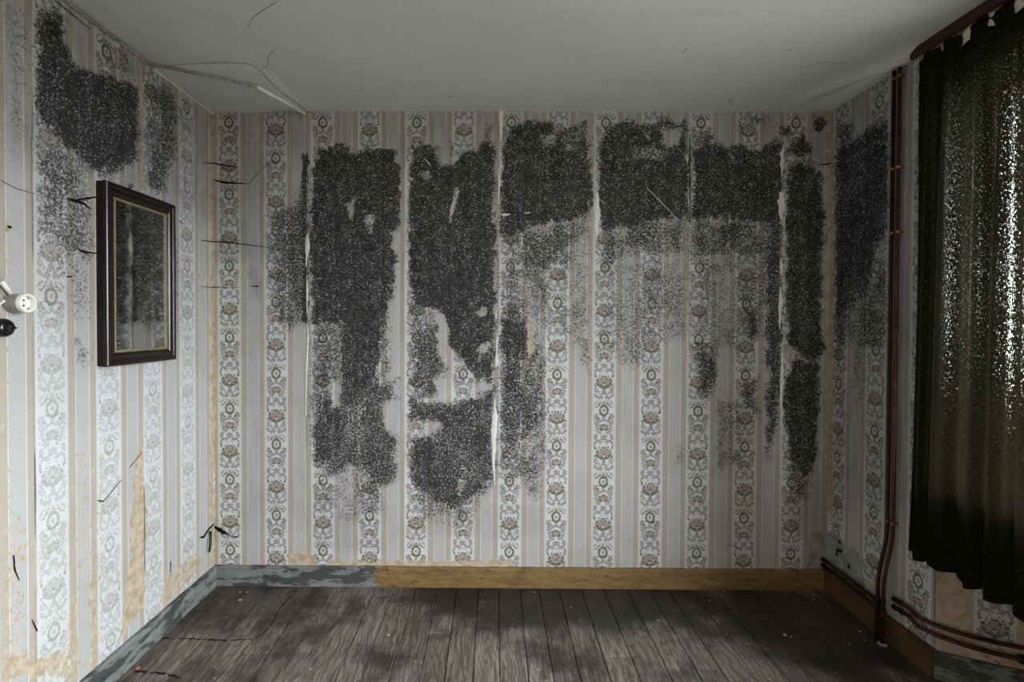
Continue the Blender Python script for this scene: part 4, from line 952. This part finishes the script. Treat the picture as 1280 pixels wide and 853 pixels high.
def make_curtain():
    root = thing('curtain', 'threadbare dark olive curtain hanging in folds at the window', 'curtain', (1.80, CUR_Y1, .5))
    ns, nz = 420, 150
    s = np.linspace(0, 1, ns)
    # folds: y along the rail, x in and out
    y = CUR_Y1 - (CUR_Y1 - CUR_Y0) * s
    ph = np.cumsum(.7 + .9 * vnoise(s * 14, s * 0, 3)) / ns * 2 * math.pi * 9.0
    amp = .010 + .020 * vnoise(s * 9, s * 0 + 4, 6)
    zt = PZ0 + .012; zb0 = on_plane(1142, 694, 0, 1.80)[2]
    vs = np.zeros((nz, ns, 3)); wear = np.zeros((nz, ns))
    sy = np.array([CUR_Y1 - a for a in y])
    for j in range(nz):
        q = j / (nz - 1)                                   # 0 top .. 1 hem
        g = .35 + .65 * sstep(0, .35, np.array(q))
        sway = .012 * vnoise(np.array(q * 3.), np.array(2.), 8)
        ed = np.exp(-s / .02)
        x = 1.797 + amp * g * np.sin(ph + .8 * q) + .007 * np.sin(ph * 2.3 + 1 + q * 2) * g + .004 * (vnoise(s * 40, s * 0 + q * 7, 12) - .5)
        yy = y + .012 * np.cos(ph * .5 + q) * g - .016 * math.sin(q * 3.0) * np.exp(-s / .1) * 1.0 + .022 * q * np.exp(-s / .15)
        top = zt - .035 * np.abs(np.sin(s * math.pi * 7)) ** 1.5 * (vnoise(s * 6, s * 0, 15) ** 1.2) - .02 * (s < .02)
        hem = zb0 + .010 * np.sin(ph) + .02 * (vnoise(s * 12, s * 0, 21) - .5)
        vs[j, :, 0] = x; vs[j, :, 1] = yy; vs[j, :, 2] = top + (hem - top) * q
        band = vnoise(s * 26, s * 0 + q * .6, 31) * .6 + vnoise(s * 70, s * 0 + q * 1.5, 33) * .4
        up = sstep(0.03, .35, np.array(q)); dn = sstep(.83, .50, np.array(q))
        wear[j] = (.10 + 1.1 * sstep(.38, .78, band)) * (.35 + .65 * up) * sstep(.10, .22, s) * (.45 + .55 * sstep(.2, .5, s))
        wear[j] = np.minimum(wear[j], .92) * dn - (1 - dn) * .5
    f = np.arange(ns * nz).reshape(nz, ns)
    F = np.stack([f[:-1, :-1], f[1:, :-1], f[1:, 1:], f[:-1, 1:]], -1).reshape(-1, 4)
    me = bpy.data.meshes.new('cloth'); me.from_pydata([tuple(p) for p in (vs.reshape(-1, 3) - np.array(root.location))], [], [tuple(int(i) for i in q) for q in F])
    me.polygons.foreach_set('use_smooth', [True] * len(me.polygons))
    S, Q = np.meshgrid(s * 1.75, np.linspace(0, 1, nz) * 2.05); uu = np.c_[S.ravel(), Q.ravel()]
    l = me.uv_layers.new(name='cloth'); l.data.foreach_set('uv', uu[F.ravel()].astype(np.float32).ravel())
    at = me.attributes.new('wear', 'FLOAT', 'POINT'); at.data.foreach_set('value', wear.ravel().astype(np.float32))
    link('cloth', me, M['curtain'], root)
    # crumpled white heading tape showing above the cloth, and the hooks that carry it
    nt = 160; tv = []
    for i in range(nt):
        q = i / (nt - 1); yq = CUR_Y1 - .05 - (CUR_Y1 - CUR_Y0 - .06) * q
        xq = 1.806 + .008 * math.sin(q * 60) + .005 * math.sin(q * 23)
        zt_ = PZ0 + .006 + .012 * math.sin(q * 31)
        tv += [(xq, yq, zt_), (xq + .006 * math.sin(q * 90), yq, zt_ - .022), (xq, yq, zt_ - .05)]
    tf = []
    for i in range(nt - 1): a = i * 3; tf += [(a, a + 1, a + 4, a + 3), (a + 1, a + 2, a + 5, a + 4)]
    tp = mesh_obj('heading_tape', tv, tf, M['tape'], root, smooth=True); tp['label'] = 'crumpled white heading tape'
    for k in range(9):
        yq = CUR_Y1 - .06 - k * .098
        tube('hook', smooth_path([(1.806, yq, PZ0 - .01), (1.807, yq, PZ0 + .004), (1.809, yq, PZ0 + .014), (1.811, yq, PZ0 + .0195)], 4), .0015, M['iron'], tp, 6)
    return root
make_curtain()

# ------------------------------------------------------------------ crumbs on the floor
def crumb(px, py, s, name, label, cat, mat, group=None, flat=.5, seed=0):
    r = random.Random(seed * 13 + 5); p = on_plane(px, py, 2, 0)
    bm = bmesh.new(); bmesh.ops.create_icosphere(bm, subdivisions=1, radius=s)
    for v in bm.verts: v.co = Vector((v.co.x * r.uniform(.7, 1.3), v.co.y * r.uniform(.7, 1.3), v.co.z * flat * r.uniform(.7, 1.1)))
    lo = min(v.co.z for v in bm.verts)
    for v in bm.verts: v.co.z -= lo
    me = bpy.data.meshes.new(name); bm.to_mesh(me); bm.free()
    o = link(name, me, mat); o.location = (float(p[0]), float(p[1]), .0004); o.rotation_euler = (0, 0, r.uniform(0, 6.28))
    return tag(o, label, cat, group)
crumb(172, 837, .011, 'brick_chip', 'small orange brick chip on the boards by the left skirting', 'debris', M['brickchip'], seed=1)
crumb(300, 751, .012, 'plaster_lump', 'flat tan lump of plaster on the boards near the left corner', 'debris', M['backing'], seed=2, flat=.3)
crumb(981, 795, .011, 'plaster_flake', 'large white plaster flake on the boards, bright beside smaller ones', 'debris', M['crumb'], seed=3, flat=.3)
GG = 'plaster crumbs scattered on the floorboards'
crumbs = {'tiny pale plaster crumb in the scatter before the right corner skirting': [(1004, 738), (1010, 740), (1016, 741), (1000, 742), (1022, 745), (1008, 746), (1017, 750), (1035, 760)],
  'tiny pale plaster crumb close along the ochre back skirting': [(668, 741), (941, 735), (905, 739), (866, 740), (714, 760), (887, 752)],
  'tiny pale plaster crumb close before the grey back skirting': [(300, 741), (309, 741), (413, 745), (391, 774)],
  'tiny pale plaster crumb beside the large white plaster flake': [(989, 797)],
  'tiny pale plaster crumb on the boards near the riser pipes': [(1081, 801), (1075, 790), (1062, 806)],
  'tiny pale plaster crumb out on the bare boards away from the walls': [(268, 849), (962, 850), (486, 795), (388, 838), (270, 836), (672, 838), (560, 801), (823, 777)]}
i = 0
for lb, pts_ in crumbs.items():
    for (px, py) in pts_: crumb(px, py, rng.uniform(.0022, .005), 'plaster_crumb', lb, 'debris', M['crumb'], GG, seed=10 + i); i += 1
# scorched line burnt into the boards on the left: broken, irregular patches
rs = random.Random(5)
for i, path in enumerate(([(195, 798), (240, 799), (285, 801), (318, 799)], [(320, 798), (335, 786), (352, 758), (372, 738)], [(168, 840), (200, 842), (226, 848)])):
    P = smooth_path([on_plane(px, py, 2, 0.) for px, py in path], 8); k = 0
    while k < len(P) - 2:
        m_ = rs.randint(2, 4); seg_ = P[k:k + m_ + 1]; k += m_ + (1 if rs.random() < .35 else 0)
        if len(seg_) < 2: break
        vs, fs = [], []
        for q, p in enumerate(seg_):
            t_ = (seg_[min(q + 1, len(seg_) - 1)] - seg_[max(q - 1, 0)]).normalized(); sd = Vector((t_.y, -t_.x, 0)); w1, w2 = rs.uniform(.001, .009), rs.uniform(.001, .009)
            vs += [p + sd * w1 + Vector((0, 0, .0006)), p - sd * w2 + Vector((0, 0, .0006))]
        fs = [(2 * q, 2 * q + 1, 2 * q + 3, 2 * q + 2) for q in range(len(seg_) - 1)]
        mesh_obj('scorch_mark', vs, fs, M['scorch'], floor)
